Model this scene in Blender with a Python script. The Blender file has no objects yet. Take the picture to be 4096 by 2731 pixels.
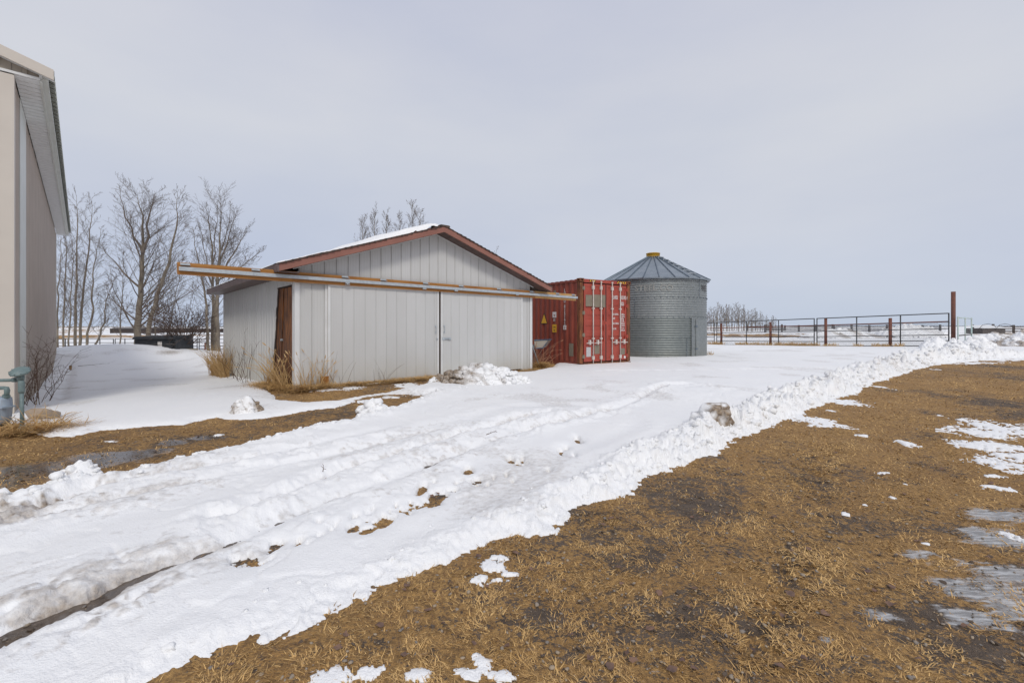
import bpy, bmesh, math, random
import numpy as np
from mathutils import Vector, Matrix, noise as mnoise

random.seed(7)
rng = np.random.default_rng(7)
SC = bpy.context.scene
COL = SC.collection
R = math.radians

# ------------------------------------------------------------------ camera, sky, sun, exposure
F, CX, HY, EYE = 1820.0, 2048.0, 1303.0, 1.4      # focal length and horizon of the photograph in its own pixels
cam = bpy.data.objects.new('camera', bpy.data.cameras.new('camera'))
COL.objects.link(cam)
cam.location = (0, 0, EYE)
cam.rotation_euler = (R(90), 0, 0)
cam.data.sensor_width = 36.0
cam.data.lens = 16.0
cam.data.shift_y = -0.01526
cam.data.clip_start = 0.05
cam.data.clip_end = 12000
SC.camera = cam
SC.view_settings.view_transform = 'Standard'
SC.view_settings.look = 'None'
SC.view_settings.exposure = 0.0
SC.view_settings.gamma = 1.0
SC.view_settings.use_curve_mapping = False

SUN_EL, SUN_H = R(43), Vector((0.281, -0.960, 0)).normalized()
world = bpy.data.worlds.new('World')
SC.world = world
world.use_nodes = True
nt = world.node_tree
for n in list(nt.nodes): nt.nodes.remove(n)
def wn(t, **k):
    n = nt.nodes.new(t)
    for a, b in k.items(): setattr(n, a, b)
    return n
wo = wn('ShaderNodeOutputWorld'); bg = wn('ShaderNodeBackground'); bg.inputs['Strength'].default_value = 0.102
sky = wn('ShaderNodeTexSky'); sky.sky_type = 'NISHITA'; sky.sun_disc = False
sky.sun_elevation = SUN_EL
sky.sun_rotation = math.atan2(SUN_H.x, SUN_H.y)
tc = wn('ShaderNodeTexCoord'); sep = wn('ShaderNodeSeparateXYZ'); nt.links.new(tc.outputs['Generated'], sep.inputs[0])
ramp = wn('ShaderNodeValToRGB')
cr = ramp.color_ramp
cr.elements[0].position = 0.0; cr.elements[0].color = (5.2, 5.95, 7.3, 1)
cr.elements[1].position = 1.0; cr.elements[1].color = (5.9, 6.15, 7.05, 1)
for p, c in ((0.08, (5.5, 6.0, 7.2)), (0.2, (6.1, 6.4, 7.2)), (0.36, (6.6, 6.8, 7.35)), (0.6, (6.05, 6.25, 7.15))):
    e = cr.elements.new(p); e.color = (*c, 1)
nt.links.new(sep.outputs['Z'], ramp.inputs['Fac'])
mp = wn('ShaderNodeMapping'); mp.inputs['Scale'].default_value = (1.0, 1.0, 3.0); mp.inputs['Rotation'].default_value = (0.25, 0.15, 0.4)
nt.links.new(tc.outputs['Generated'], mp.inputs[0])
cn = wn('ShaderNodeTexNoise'); cn.inputs['Scale'].default_value = 1.3; cn.inputs['Detail'].default_value = 5; cn.inputs['Roughness'].default_value = 0.5
nt.links.new(mp.outputs[0], cn.inputs['Vector'])
crp = wn('ShaderNodeValToRGB'); crp.color_ramp.elements[0].position = 0.3; crp.color_ramp.elements[1].position = 0.7
crp.color_ramp.elements[0].color = (0.88, 0.905, 0.965, 1); crp.color_ramp.elements[1].color = (1.06, 1.045, 1.02, 1)
nt.links.new(cn.outputs['Fac'], crp.inputs['Fac'])
mul = wn('ShaderNodeMix', data_type='RGBA', blend_type='MULTIPLY'); mul.inputs[0].default_value = 1.0
nt.links.new(ramp.outputs['Color'], mul.inputs[6]); nt.links.new(crp.outputs['Color'], mul.inputs[7])
mx = wn('ShaderNodeMix', data_type='RGBA'); mx.inputs[0].default_value = 0.93
nt.links.new(sky.outputs[0], mx.inputs[6]); nt.links.new(mul.outputs[2], mx.inputs[7])
nt.links.new(mx.outputs[2], bg.inputs['Color']); nt.links.new(bg.outputs[0], wo.inputs['Surface'])

sl = bpy.data.lights.new('sun', 'SUN'); sl.energy = 1.55; sl.angle = R(14); sl.color = (1.0, 0.95, 0.86)
sun = bpy.data.objects.new('sun', sl); COL.objects.link(sun)
sd_ = Vector((SUN_H.x*math.cos(SUN_EL), SUN_H.y*math.cos(SUN_EL), math.sin(SUN_EL)))
sun.rotation_euler = (-sd_).to_track_quat('-Z', 'Y').to_euler()
sun.location = (0, -5, 30)

# ------------------------------------------------------------------ object helpers
def tag(o, label=None, cat=None, group=None, kind=None):
    if label: o['label'] = label
    if cat: o['category'] = cat
    if group: o['group'] = group
    if kind: o['kind'] = kind
    return o
def empty(name, loc=(0, 0, 0), rz=0.0, label=None, cat=None, group=None):
    o = bpy.data.objects.new(name, None); COL.objects.link(o)
    o.location = loc; o.rotation_euler = (0, 0, rz); o.empty_display_size = 0.2
    return tag(o, label, cat, group)
def link(name, me, parent=None):
    o = bpy.data.objects.new(name, me); COL.objects.link(o)
    if parent: o.parent = parent
    return o
def copy_tree(o, parent=None):
    c = o.copy(); COL.objects.link(c)
    if parent: c.parent = parent
    for ch in list(o.children): copy_tree(ch, c)
    return c
def mesh_np(name, V, Q, m, smooth=True):
    V = np.asarray(V, dtype=np.float32); Q = np.asarray(Q, dtype=np.int32)
    me = bpy.data.meshes.new(name); k = Q.shape[1]
    me.vertices.add(len(V)); me.vertices.foreach_set('co', V.ravel())
    me.loops.add(Q.size); me.loops.foreach_set('vertex_index', Q.ravel())
    me.polygons.add(len(Q))
    me.polygons.foreach_set('loop_start', np.arange(len(Q), dtype=np.int32)*k)
    me.polygons.foreach_set('loop_total', np.full(len(Q), k, dtype=np.int32))
    me.polygons.foreach_set('use_smooth', np.full(len(Q), smooth, dtype=bool))
    me.update(calc_edges=True)
    if m: me.materials.append(m)
    return me
def fattr(me, name, arr):
    a = me.attributes.new(name, 'FLOAT', 'POINT'); a.data.foreach_set('value', np.asarray(arr, dtype=np.float32))

class MB:
    def __init__(s): s.v = []; s.f = []
    def face(s, pts):
        b = len(s.v); s.v += [tuple(p) for p in pts]; s.f.append(tuple(range(b, b+len(pts))))
        return s
    def box(s, x0, x1, y0, y1, z0, z1, M=None):
        c = [Vector((x, y, z)) for z in (z0, z1) for y in (y0, y1) for x in (x0, x1)]
        if M: c = [M @ p for p in c]
        b = len(s.v); s.v += [tuple(p) for p in c]
        for q in ((0,2,3,1),(4,5,7,6),(0,1,5,4),(2,6,7,3),(0,4,6,2),(1,3,7,5)): s.f.append(tuple(b+i for i in q))
        return s
    def hexa(s, bot, top):
        b = len(s.v); n = len(bot); s.v += [tuple(p) for p in bot] + [tuple(p) for p in top]
        s.f.append(tuple(b+i for i in reversed(range(n)))); s.f.append(tuple(b+n+i for i in range(n)))
        for i in range(n):
            j = (i+1) % n; s.f.append((b+i, b+j, b+n+j, b+n+i))
        return s
    def tube(s, pts, r, n=8, cap=True):
        pts = [Vector(p) for p in pts]; N = len(pts)
        rr = r if isinstance(r, (list, tuple)) else [r]*N
        b = len(s.v); a0 = None
        for i, p in enumerate(pts):
            d = (pts[min(i+1, N-1)]-pts[max(i-1, 0)])
            d = d.normalized() if d.length > 1e-9 else Vector((0, 0, 1))
            if a0 is None: a0 = d.orthogonal().normalized()
            u = (a0-d*a0.dot(d)); u = u.normalized() if u.length > 1e-6 else d.orthogonal().normalized()
            a0 = u; w = d.cross(u)
            for k in range(n):
                an = 2*math.pi*k/n
                s.v.append(tuple(p+u*(math.cos(an)*rr[i])+w*(math.sin(an)*rr[i])))
        for i in range(N-1):
            for k in range(n):
                k2 = (k+1) % n
                s.f.append((b+i*n+k, b+i*n+k2, b+(i+1)*n+k2, b+(i+1)*n+k))
        if cap:
            s.f.append(tuple(b+k for k in reversed(range(n)))); s.f.append(tuple(b+(N-1)*n+k for k in range(n)))
        return s
    def lathe(s, prof, n=32, a0=0, a1=2*math.pi, c=(0, 0, 0)):
        full = abs(a1-a0-2*math.pi) < 1e-6; m = n if full else n+1
        b = len(s.v)
        for i in range(m):
            a = a0+(a1-a0)*i/n
            for r, z in prof: s.v.append((c[0]+r*math.cos(a), c[1]+r*math.sin(a), c[2]+z))
        k = len(prof)
        for i in range(n):
            j = (i+1) % m
            for q in range(k-1): s.f.append((b+i*k+q, b+j*k+q, b+j*k+q+1, b+i*k+q+1))
        return s
    def mesh(s, name, m, smooth=False):
        me = bpy.data.meshes.new(name); me.from_pydata(s.v, [], s.f)
        if smooth: me.polygons.foreach_set('use_smooth', [True]*len(me.polygons))
        me.materials.append(m); me.update(); return me
    def build(s, name, m, parent=None, smooth=False):
        return link(name, s.mesh(name, m, smooth), parent)

# ------------------------------------------------------------------ material helper
def mat(name, c1, c2=None, rough=0.6, metal=0.0, scale=3.0, lo=0.35, hi=0.65, stretch=(1, 1, 1), detail=6,
        bump=0.0, bscale=40.0, coord='pos', streak=None, dirt=None, jitter=0.0, spec=0.4, attr=None):
    m = bpy.data.materials.new(name); m.use_nodes = True
    t = m.node_tree; N = t.nodes; Lk = t.links
    bs = N['Principled BSDF']; bs.inputs['Roughness'].default_value = rough; bs.inputs['Metallic'].default_value = metal
    bs.inputs['Specular IOR Level'].default_value = spec
    if coord == 'pos': src = N.new('ShaderNodeNewGeometry').outputs['Position']
    else: src = N.new('ShaderNodeTexCoord').outputs['Object']
    def noise(sc, st=(1, 1, 1), det=detail, rg=0.55):
        mpn = N.new('ShaderNodeMapping'); mpn.inputs['Scale'].default_value = st; Lk.new(src, mpn.inputs[0])
        nn = N.new('ShaderNodeTexNoise'); nn.inputs['Scale'].default_value = sc; nn.inputs['Detail'].default_value = det
        nn.inputs['Roughness'].default_value = rg; Lk.new(mpn.outputs[0], nn.inputs['Vector']); return nn.outputs['Fac']
    def rampn(fac, a, b, ca=(0, 0, 0, 1), cb=(1, 1, 1, 1)):
        r = N.new('ShaderNodeValToRGB'); r.color_ramp.elements[0].position = a; r.color_ramp.elements[1].position = b
        r.color_ramp.elements[0].color = ca; r.color_ramp.elements[1].color = cb; Lk.new(fac, r.inputs[0]); return r.outputs[0]
    def mix(fac, a, b, mode='MIX'):
        x = N.new('ShaderNodeMix'); x.data_type = 'RGBA'; x.blend_type = mode
        if isinstance(fac, float): x.inputs[0].default_value = fac
        else: Lk.new(fac, x.inputs[0])
        for i, q in ((6, a), (7, b)):
            if isinstance(q, tuple): x.inputs[i].default_value = (*q[:3], 1)
            else: Lk.new(q, x.inputs[i])
        return x.outputs[2]
    if c2 is None: c2 = tuple(v*0.8 for v in c1)
    col = mix(rampn(noise(scale, stretch), lo, hi), c1, c2)
    if streak:      # (colour, stretch, lo, hi)
        col = mix(rampn(noise(streak[4] if len(streak) > 4 else 6, streak[1]), streak[2], streak[3]), col, streak[0])
    if dirt:        # (colour, z0, z1): splashed dirt that fades out upwards
        sp = N.new('ShaderNodeSeparateXYZ'); Lk.new(src, sp.inputs[0])
        mr = N.new('ShaderNodeMapRange'); mr.inputs[1].default_value = dirt[1]; mr.inputs[2].default_value = dirt[2]
        mr.inputs[3].default_value = dirt[3] if len(dirt) > 3 else 0.7; mr.inputs[4].default_value = 0; Lk.new(sp.outputs[2], mr.inputs[0])
        mu = N.new('ShaderNodeMath'); mu.operation = 'MULTIPLY'; Lk.new(mr.outputs[0], mu.inputs[0])
        Lk.new(rampn(noise(2.5, (2, 2, .6)), 0.2, 0.7), mu.inputs[1])
        col = mix(mu.outputs[0], col, dirt[0])
    if attr:
        at = N.new('ShaderNodeAttribute'); at.attribute_name = attr[0]
        col = mix(at.outputs['Fac'], col, attr[1])
    if jitter:
        oi = N.new('ShaderNodeObjectInfo'); mr = N.new('ShaderNodeMapRange')
        mr.inputs[3].default_value = 1-jitter; mr.inputs[4].default_value = 1+jitter; Lk.new(oi.outputs['Random'], mr.inputs[0])
        cc = N.new('ShaderNodeCombineColor')
        for i in range(3): Lk.new(mr.outputs[0], cc.inputs[i])
        col = mix(1.0, col, cc.outputs[0], 'MULTIPLY')
    Lk.new(col, bs.inputs['Base Color'])
    if bump:
        bp = N.new('ShaderNodeBump'); bp.inputs['Strength'].default_value = bump; bp.inputs['Distance'].default_value = 0.01
        Lk.new(noise(bscale), bp.inputs['Height']); Lk.new(bp.outputs[0], bs.inputs['Normal'])
    return m

RUST = (0.17, 0.065, 0.03)
m_white = mat('white_siding', (0.55, 0.55, 0.545), (0.515, 0.515, 0.505), 0.38, scale=1.2, stretch=(1, 1, .5), jitter=0.02, bump=.05, bscale=6,
              dirt=((0.42, 0.38, 0.27), -0.2, 0.75, .55), streak=((0.47, 0.47, 0.45), (5, 5, .15), .6, .95))
m_whitetrim = mat('white_trim', (0.68, 0.685, 0.685), (0.62, 0.625, 0.62), 0.4, dirt=((0.45, 0.4, 0.3), -.1, .5, .5))
m_fascia = mat('brown_fascia_paint', (0.29, 0.13, 0.098), (0.25, 0.11, 0.083), 0.5, scale=2, bump=.1, bscale=12)
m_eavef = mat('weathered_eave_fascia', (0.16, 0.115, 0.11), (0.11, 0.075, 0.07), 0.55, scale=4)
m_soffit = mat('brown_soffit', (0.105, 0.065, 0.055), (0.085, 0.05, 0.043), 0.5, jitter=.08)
m_shingle = mat('asphalt_shingle', (0.085, 0.062, 0.05), (0.045, 0.035, 0.03), 0.9, scale=9, bump=.6, bscale=60, jitter=.2)
m_lumber = mat('stained_lumber', (0.40, 0.185, 0.045), (0.26, 0.105, 0.025), 0.6, scale=3, stretch=(.6, 6, 9), coord='obj',
               streak=((0.11, 0.045, 0.015), (.35, 8, 12), .6, .8, 3), bump=.25, bscale=25)
m_lumber2 = mat('pale_lumber', (0.52, 0.31, 0.12), (0.42, 0.22, 0.07), 0.6, scale=3, stretch=(.6, 6, 9), coord='obj',
                streak=((0.25, 0.12, 0.04), (.35, 8, 12), .62, .8, 3), bump=.25, bscale=25)
m_galv = mat('galvanised_steel', (0.50, 0.54, 0.57), (0.40, 0.44, 0.47), 0.42, 0.35, scale=14, stretch=(1, 1, 1))
m_doorwood = mat('weathered_door_wood', (0.30, 0.11, 0.028), (0.07, 0.028, 0.014), 0.6, scale=3.2, stretch=(5, 5, .8), lo=.4, hi=.62,
                 streak=((0.02, 0.013, 0.01), (7, 7, .5), .52, .74), bump=.3, bscale=30, dirt=((.055, .045, .04), 0.1, 1.3, 1.0))
m_darkwood = mat('dark_jamb_wood', (0.055, 0.028, 0.018), (0.022, 0.014, 0.012), 0.75, scale=4, stretch=(6, 6, .7), bump=.3)
m_dark = mat('dark_void', (0.02, 0.017, 0.015), (0.012, 0.01, 0.01), 0.9)
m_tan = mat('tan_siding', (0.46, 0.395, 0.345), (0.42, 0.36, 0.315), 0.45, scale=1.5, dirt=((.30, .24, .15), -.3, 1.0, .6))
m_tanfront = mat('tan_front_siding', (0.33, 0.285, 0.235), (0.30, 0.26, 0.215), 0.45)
m_beige = mat('beige_trim', (0.58, 0.53, 0.47), (0.54, 0.49, 0.435), 0.42, scale=1.2, dirt=((.45, .37, .22), -.1, .5, .6))
m_offwhite = mat('off_white_trim', (0.62, 0.63, 0.60), (0.56, 0.57, 0.53), 0.4, dirt=((.42, .34, .18), -.1, 1.6, .85))
m_softgrey = mat('grey_soffit_metal', (0.78, 0.79, 0.79), (0.70, 0.71, 0.71), 0.45, scale=10)
m_roofgreen = mat('grey_green_roof', (0.33, 0.34, 0.30), (0.26, 0.27, 0.24), 0.6, scale=8)
m_cred = mat('container_red_paint', (0.29, 0.065, 0.04), (0.21, 0.048, 0.03), 0.48, scale=1.6,
             streak=((0.33, 0.17, 0.12), (9, 9, .35), .66, .74, 2.2), dirt=((.13, .05, .035), -.1, .7, .6), bump=.15, bscale=8)
m_cdoor = mat('container_door_red', (0.37, 0.068, 0.045), (0.31, 0.055, 0.037), 0.45, scale=2.5, streak=((0.22, .05, .035), (7, 7, .6), .62, .75, 2.5), bump=.08)
m_rust = mat('rusty_steel', (0.24, 0.085, 0.032), (0.095, 0.035, 0.02), 0.8, scale=7, stretch=(2, 2, .5), bump=.5, bscale=50,
             streak=((0.36, .16, .06), (9, 9, .5), .6, .72))
m_gasket = mat('black_rubber', (0.018, 0.016, 0.016), (0.03, 0.026, 0.024), 0.7)
m_rod = mat('dirty_white_rods', (0.60, 0.56, 0.52), (0.50, 0.44, 0.39), 0.5, scale=8, streak=((.30, .13, .06), (3, 3, 2), .66, .78))
m_print = mat('white_print', (0.72, 0.70, 0.68), (0.62, 0.58, 0.56), 0.6, scale=20)
m_printf = mat('faded_print', (0.55, 0.45, 0.42), (0.4, 0.2, 0.17), 0.6, scale=25)
m_yellow = mat('yellow_sticker', (0.75, 0.42, 0.02), (0.7, 0.37, 0.02), 0.45)
m_black = mat('black_print', (0.015, 0.015, 0.016), (0.02, 0.02, 0.02), 0.6)
m_primer = mat('grey_brown_patch', (0.23, 0.20, 0.15), (0.20, 0.165, 0.125), 0.6, scale=6)
m_grey = mat('grey_sticker', (0.42, 0.42, 0.42), (0.5, 0.5, 0.5), 0.5, scale=30)
m_bin = mat('bin_galvanised', (0.27, 0.29, 0.295), (0.20, 0.22, 0.225), 0.52, 0.45, scale=10, lo=.3, hi=.7, streak=((.50, .51, .47), (3, 3, 6), .58, .72, 6), dirt=((.27, .25, .2), 0, .9, .4))
m_binlow = mat('bin_galvanised_dull', (0.23, 0.25, 0.245), (0.17, 0.19, 0.19), 0.5, 0.55, scale=8, lo=.3, hi=.7, dirt=((.25, .23, .19), 0, .5, .5))
m_binroof = mat('bin_roof_steel', (0.30, 0.34, 0.375), (0.24, 0.28, 0.32), 0.40, 0.5, scale=3, jitter=.04)
m_binrib = mat('bin_roof_rib', (0.15, 0.19, 0.235), (0.11, 0.14, 0.18), 0.45, 0.4)
m_fadeprint = mat('faded_bin_lettering', (0.33, 0.325, 0.30), (0.26, 0.27, 0.265), 0.6, 0.2, scale=35, lo=.42, hi=.55)
m_darkprint = mat('dark_bin_lettering', (0.05, 0.05, 0.055), (0.12, 0.12, 0.12), 0.6, scale=25)
m_capy = mat('yellow_cap_paint', (0.62, 0.36, 0.02), (0.5, 0.28, 0.03), 0.5, scale=5, streak=((.2, .15, .1), (4, 4, 2), .6, .7))
m_post = mat('rust_brown_post', (0.19, 0.072, 0.05), (0.13, 0.055, 0.04), 0.7, scale=5, bump=.2)
m_blackpipe = mat('black_painted_pipe', (0.028, 0.03, 0.034), (0.05, 0.048, 0.05), 0.5, scale=10)
m_wire = mat('galvanised_wire', (0.33, 0.36, 0.38), (0.25, 0.27, 0.3), 0.5, .3)
m_greenpipe = mat('pale_green_paint', (0.42, 0.55, 0.53), (0.5, 0.52, 0.48), 0.6, scale=4)
m_meterg = mat('grey_green_pipe_paint', (0.17, 0.23, 0.23), (0.13, 0.18, 0.185), 0.5, scale=20, streak=((.22, .12, .06), (3, 3, 3), .68, .75, 12), bump=.2)
m_meterb = mat('blue_grey_meter_paint', (0.33, 0.39, 0.46), (0.28, 0.34, 0.41), 0.5, scale=10, bump=.1)
m_bark = mat('poplar_bark', (0.27, 0.23, 0.18), (0.15, 0.125, 0.10), 0.9, scale=4, stretch=(1, 1, .5), bump=.6, bscale=12)
m_twig = mat('bare_twigs', (0.21, 0.175, 0.145), (0.15, 0.12, 0.10), 0.9, scale=2)
m_shrub = mat('red_brown_twigs', (0.12, 0.078, 0.06), (0.08, 0.055, 0.045), 0.9, scale=2)
m_straw = mat('dry_stalks', (0.62, 0.44, 0.22), (0.48, 0.30, 0.13), 0.8, scale=6)
m_redstalk = mat('reddish_dry_stalks', (0.45, 0.24, 0.14), (0.33, 0.15, 0.09), 0.8, scale=4)
m_vine = mat('dead_vine', (0.13, 0.075, 0.045), (0.09, 0.05, 0.035), 0.9)
m_cwood = mat('weathered_rail_wood', (0.12, 0.105, 0.10), (0.07, 0.06, 0.058), 0.9, scale=3)
m_bluerim = mat('blue_rim_paint', (0.07, 0.16, 0.28), (0.03, 0.05, 0.09), 0.5, scale=12)
m_traybeige = mat('beige_tray', (0.42, 0.38, 0.32), (0.35, 0.32, 0.28), 0.5)
m_dump = mat('black_dumpster_steel', (0.022, 0.025, 0.03), (0.04, 0.042, 0.046), 0.5, scale=6)
m_stone = mat('sandstone', (0.42, 0.33, 0.25), (0.32, 0.25, 0.19), 0.9, scale=8, bump=.4)
m_fartree = mat('far_brush', (0.075, 0.06, 0.055), (0.05, 0.042, 0.042), 1.0, scale=.3)

# ------------------------------------------------------------------ noise fields
_tab = np.random.default_rng(3).random((256, 256))
def vnoise(x, y, s=0):
    xi = np.floor(x).astype(np.int64); yi = np.floor(y).astype(np.int64)
    fx = x-xi; fy = y-yi; fx = fx*fx*(3-2*fx); fy = fy*fy*(3-2*fy)
    xi = xi+s*37; yi = yi+s*91
    def g(a, b): return _tab[a & 255, b & 255]
    return (g(xi, yi)*(1-fx)+g(xi+1, yi)*fx)*(1-fy)+(g(xi, yi+1)*(1-fx)+g(xi+1, yi+1)*fx)*fy
def fbm(x, y, f=1.0, o=4, s=0, g=.5):
    a = 1.0; t = 0.0; r = 0
    for i in range(o):
        c, sn = math.cos(i*.9+.3), math.sin(i*.9+.3)
        r = r+a*(vnoise((x*c-y*sn)*f, (x*sn+y*c)*f, s+i)-.5); t += a; a *= g; f *= 2.03
    return r/t*2
def cells(x, y, f, s=0):
    x = x*f; y = y*f; xi = np.floor(x).astype(np.int64); yi = np.floor(y).astype(np.int64)
    best = np.full(x.shape, 9.0); idv = np.zeros(x.shape)
    for dx in (-1, 0, 1):
        for dy in (-1, 0, 1):
            a = xi+dx; b = yi+dy
            px = a+_tab[(a+s*13) & 255, (b+s*7) & 255]; py = b+_tab[(a+s*5+91) & 255, (b+s*3+17) & 255]
            d = np.hypot(x-px, y-py); k = d < best
            best = np.where(k, d, best); idv = np.where(k, _tab[(a+31) & 255, (b+77) & 255], idv)
    return best, idv
def sst(a, b, x):
    t = np.clip((x-a)/(b-a), 0, 1); return t*t*(3-2*t)

# ------------------------------------------------------------------ terrain
GK = 0.88
CTRL = np.array([
 (0,2,0),(0,5,0),(-3,3,0),(3,3,0),(-4,6,0.02),(4,6,0),(0,8,.03),(7,8,.03),(-7,4,0),(8,4,0),(-6,6.5,.0),
 (-4.41,9.28,.13),(.58,13.66,.08),(-2,11.4,.09),(-2.2,9.5,.08),(1,11,.05),(-5.5,10.6,.0),(-9.62,15.2,-.24),(-7.5,12.8,-.14),
 (-7.77,7.14,-.02),(-17.3,17.2,-.3),(-9,10,-.17),(-12,13,-.3),(-6,8,.04),(-12.5,11,-.2),(-13.5,16,-.3),(-11,18,-.25),
 (2.23,14.93,.04),(4.25,16.2,.04),(0,19,.0),(6,19,.02),(4,11,.04),(9,12,.06),(13,10,.08),(10,17,.06),(9,23,.03),
 (15,34,-.06),(16.5,30,.04),(18,27,.13),(21.8,22.7,.3),(18,20,.2),(15,16,.12),(25,20,.28),(21,15,.2),(28,24,.2),(19,11,.1),
 (-18.5,22,.52),(-22,22,.27),(-16.1,21.6,.13),(-15.1,21.6,-.06),(-14,21.6,.16),(-11.5,21,.1),(-18,26,.0),(-22,27,.0),(-13.5,25,-.1),(-26,24,.1)])
_s = 3.2
_d2 = ((CTRL[:, None, :2]-CTRL[None, :, :2])**2).sum(-1)
_W = np.linalg.solve(np.exp(-_d2/(2*_s*_s))+np.eye(len(CTRL))*0.08, CTRL[:, 2])
def zbase(x, y):
    x = np.asarray(x, dtype=float); y = np.asarray(y, dtype=float)
    z = np.zeros(np.broadcast(x, y).shape)
    for (a, b, c), w in zip(CTRL, _W):
        z = z+w*np.exp(-((x-a)**2+(y-b)**2)/(2*_s*_s))
    z = z-.42*np.exp(-((x+16.0)**2/2.6+(y-21.8)**2/6))
    lf = sst(-4, -12, x+0.12*y)
    z = z-lf*(.3*sst(24, 33, y)+2.7*sst(45, 300, y))-(1-lf)*1.0*sst(120, 500, y)
    return z
def G(px, py, dz=0.0):
    z = 0.0
    for i in range(8):
        Y = (EYE-z)*F/(py-HY); X = (px-CX)/F*Y
        z = 0.5*z+0.5*(float(zbase(X, Y))+dz)
    return Vector((X, Y, z))
def gz(x, y): return float(zbase(x, y))

def W2(pts, k=1.7415):
    return [(lambda g: (g.x, g.y))(G(a*k, b*k)) for a, b in pts]
def seg_d(x, y, poly, closed=False, vals=None):
    P_ = list(poly)+([poly[0]] if closed else [])
    V_ = None if vals is None else list(vals)
    best = np.full(x.shape, 1e9); val = np.zeros(x.shape)
    for i in range(len(P_)-1):
        ax, ay = P_[i]; bx, by = P_[i+1]; dx, dy = bx-ax, by-ay; L = dx*dx+dy*dy+1e-12
        t = np.clip(((x-ax)*dx+(y-ay)*dy)/L, 0, 1); d = np.hypot(x-ax-t*dx, y-ay-t*dy)
        k = d < best; best = np.where(k, d, best)
        if V_: val = np.where(k, V_[i]*(1-t)+V_[i+1]*t, val)
    return (best, val) if V_ else best
def inside(x, y, poly):
    r = np.zeros(x.shape, bool); n = len(poly)
    for i in range(n):
        ax, ay = poly[i]; bx, by = poly[(i+1) % n]
        if ay == by: continue
        c = ((ay > y) != (by > y)) & (x < (bx-ax)*(y-ay)/(by-ay)+ax); r ^= c
    return r

EDGE = W2([(385,1568),(500,1512),(640,1465),(760,1400),(850,1345),(950,1310),(1060,1268),(1150,1235),(1190,1222),(1250,1222),(1330,1168),(1420,1140),
           (1493,1096),(1544,1078),(1635,1039),(1676,1019),(1708,1002),(1778,980),(1804,962),(1844,946),(1887,929),(1913,918),(1964,903),(2011,878),(2078,856),(2132,842),(2187,833),(2238,830),(2300,824),(2352,822)])
BANK = [.012,.012,.012,.012,.012,.015,.02,.03,.035,.04,.05,.065,.09,.11,.13,.15,.16,.17,.185,.20,.21,.22,.23,.25,.28,.31,.34,.34,.25,.15]
SNOWSIDE = EDGE
POLY_A = [(-0.9, 0.9), (-1.6, 1.5)]+EDGE+[(40, 17), (60, 5), (60, -40), (-10, -40), (-4, -6)]
POLY_B = W2([(-260,1145),(-200,1010),(-40,985),(60,992),(110,1003),(160,1002),(230,988),(330,980),(420,976),(445,969),(500,960),(540,966),(600,962),(650,952),(700,944),(770,935),(840,912),(880,905),(990,905),(950,925),(900,942),(850,955),(800,970),(720,982),(640,1002),(560,1022),(480,1042),(400,1060),(320,1080),(250,1098),(155,1112),(130,1120),(60,1135),(0,1158),(-100,1195)])
POLY_C = W2([(600,870),(612,896),(636,918),(700,926),(770,922),(820,912),(880,903),(940,893),(1000,880),(1020,862),(960,852),(870,846),(750,856),(650,860)])
POLY_E = W2([(1150,862),(1215,857),(1268,845),(1288,828),(1265,812),(1240,804),(1190,832)])
BLOW = W2([(-100,1195),(0,1158),(60,1135),(130,1120),(155,1110),(250,1098),(320,1080),(400,1060),(480,1042),(560,1022),(640,1002),(720,982),(800,968),(850,955),(890,945),(950,925),(1010,905),(1060,895)])
BLOWV = [.03,.05,.05,.05,.10,.04,.03,.02,.02,.03,.05,.04,.06,.09,.05,.05,.04,.0]
def S(pts): return [(lambda g: (g.x, g.y))(G(a, b)) for a, b in pts]
RUTA = S([(-250,2690),(0,2570),(171,2496),(296,2443),(368,2423),(460,2364),(559,2321),(690,2265),(888,2195),(986,2152),(1118,2092),(1300,2015),(1497,1950),(1760,1850),(1958,1775),(2109,1736),(2260,1690)])
RUTAV = [.8,.82,.88,.97,.97,.84,.74,.55,.5,.58,.5,.45,.5,.5,.45,.4,.0]
RUTB = S([(-250,2110),(0,2068),(99,2055),(230,2019),(329,1975),(526,1930),(723,1891),(986,1846),(1381,1759),(1600,1720)])
RUTBV = [1,1,1.1,1.1,.7,.5,.5,.5,.4,0]
RUTC = S([(-250,2180),(0,2120),(197,2075),(460,2015),(723,1953),(986,1899),(1381,1815),(1700,1742),(2000,1700)])
RUTCV = [.8,.7,.6,.5,.5,.5,.45,.35,0]
MELT = [(1006,2250,48,14),(1065,2213,20,12),(1105,2192,22,8),(1193,2185,12,6),(1418,2118,18,10),(1464,2133,26,8),(1530,2091,25,12),(1478,2062,12,8),
        (1629,2045,18,7),(1721,2022,25,8),(1754,1993,22,10),(1688,1966,12,10),(1905,1933,20,5),(1872,1896,13,6),(2076,1866,18,4),(2042,1851,10,4),(2316,1778,10,3)]
_r = random.Random(12)
for _i in range(34):
    _f = _r.random(); MELT.append((1230+_f*1120+_r.gauss(0, 30), 2150-_f*365+_r.gauss(0, 28), _r.uniform(3, 10), _r.uniform(1.5, 4)))
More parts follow.
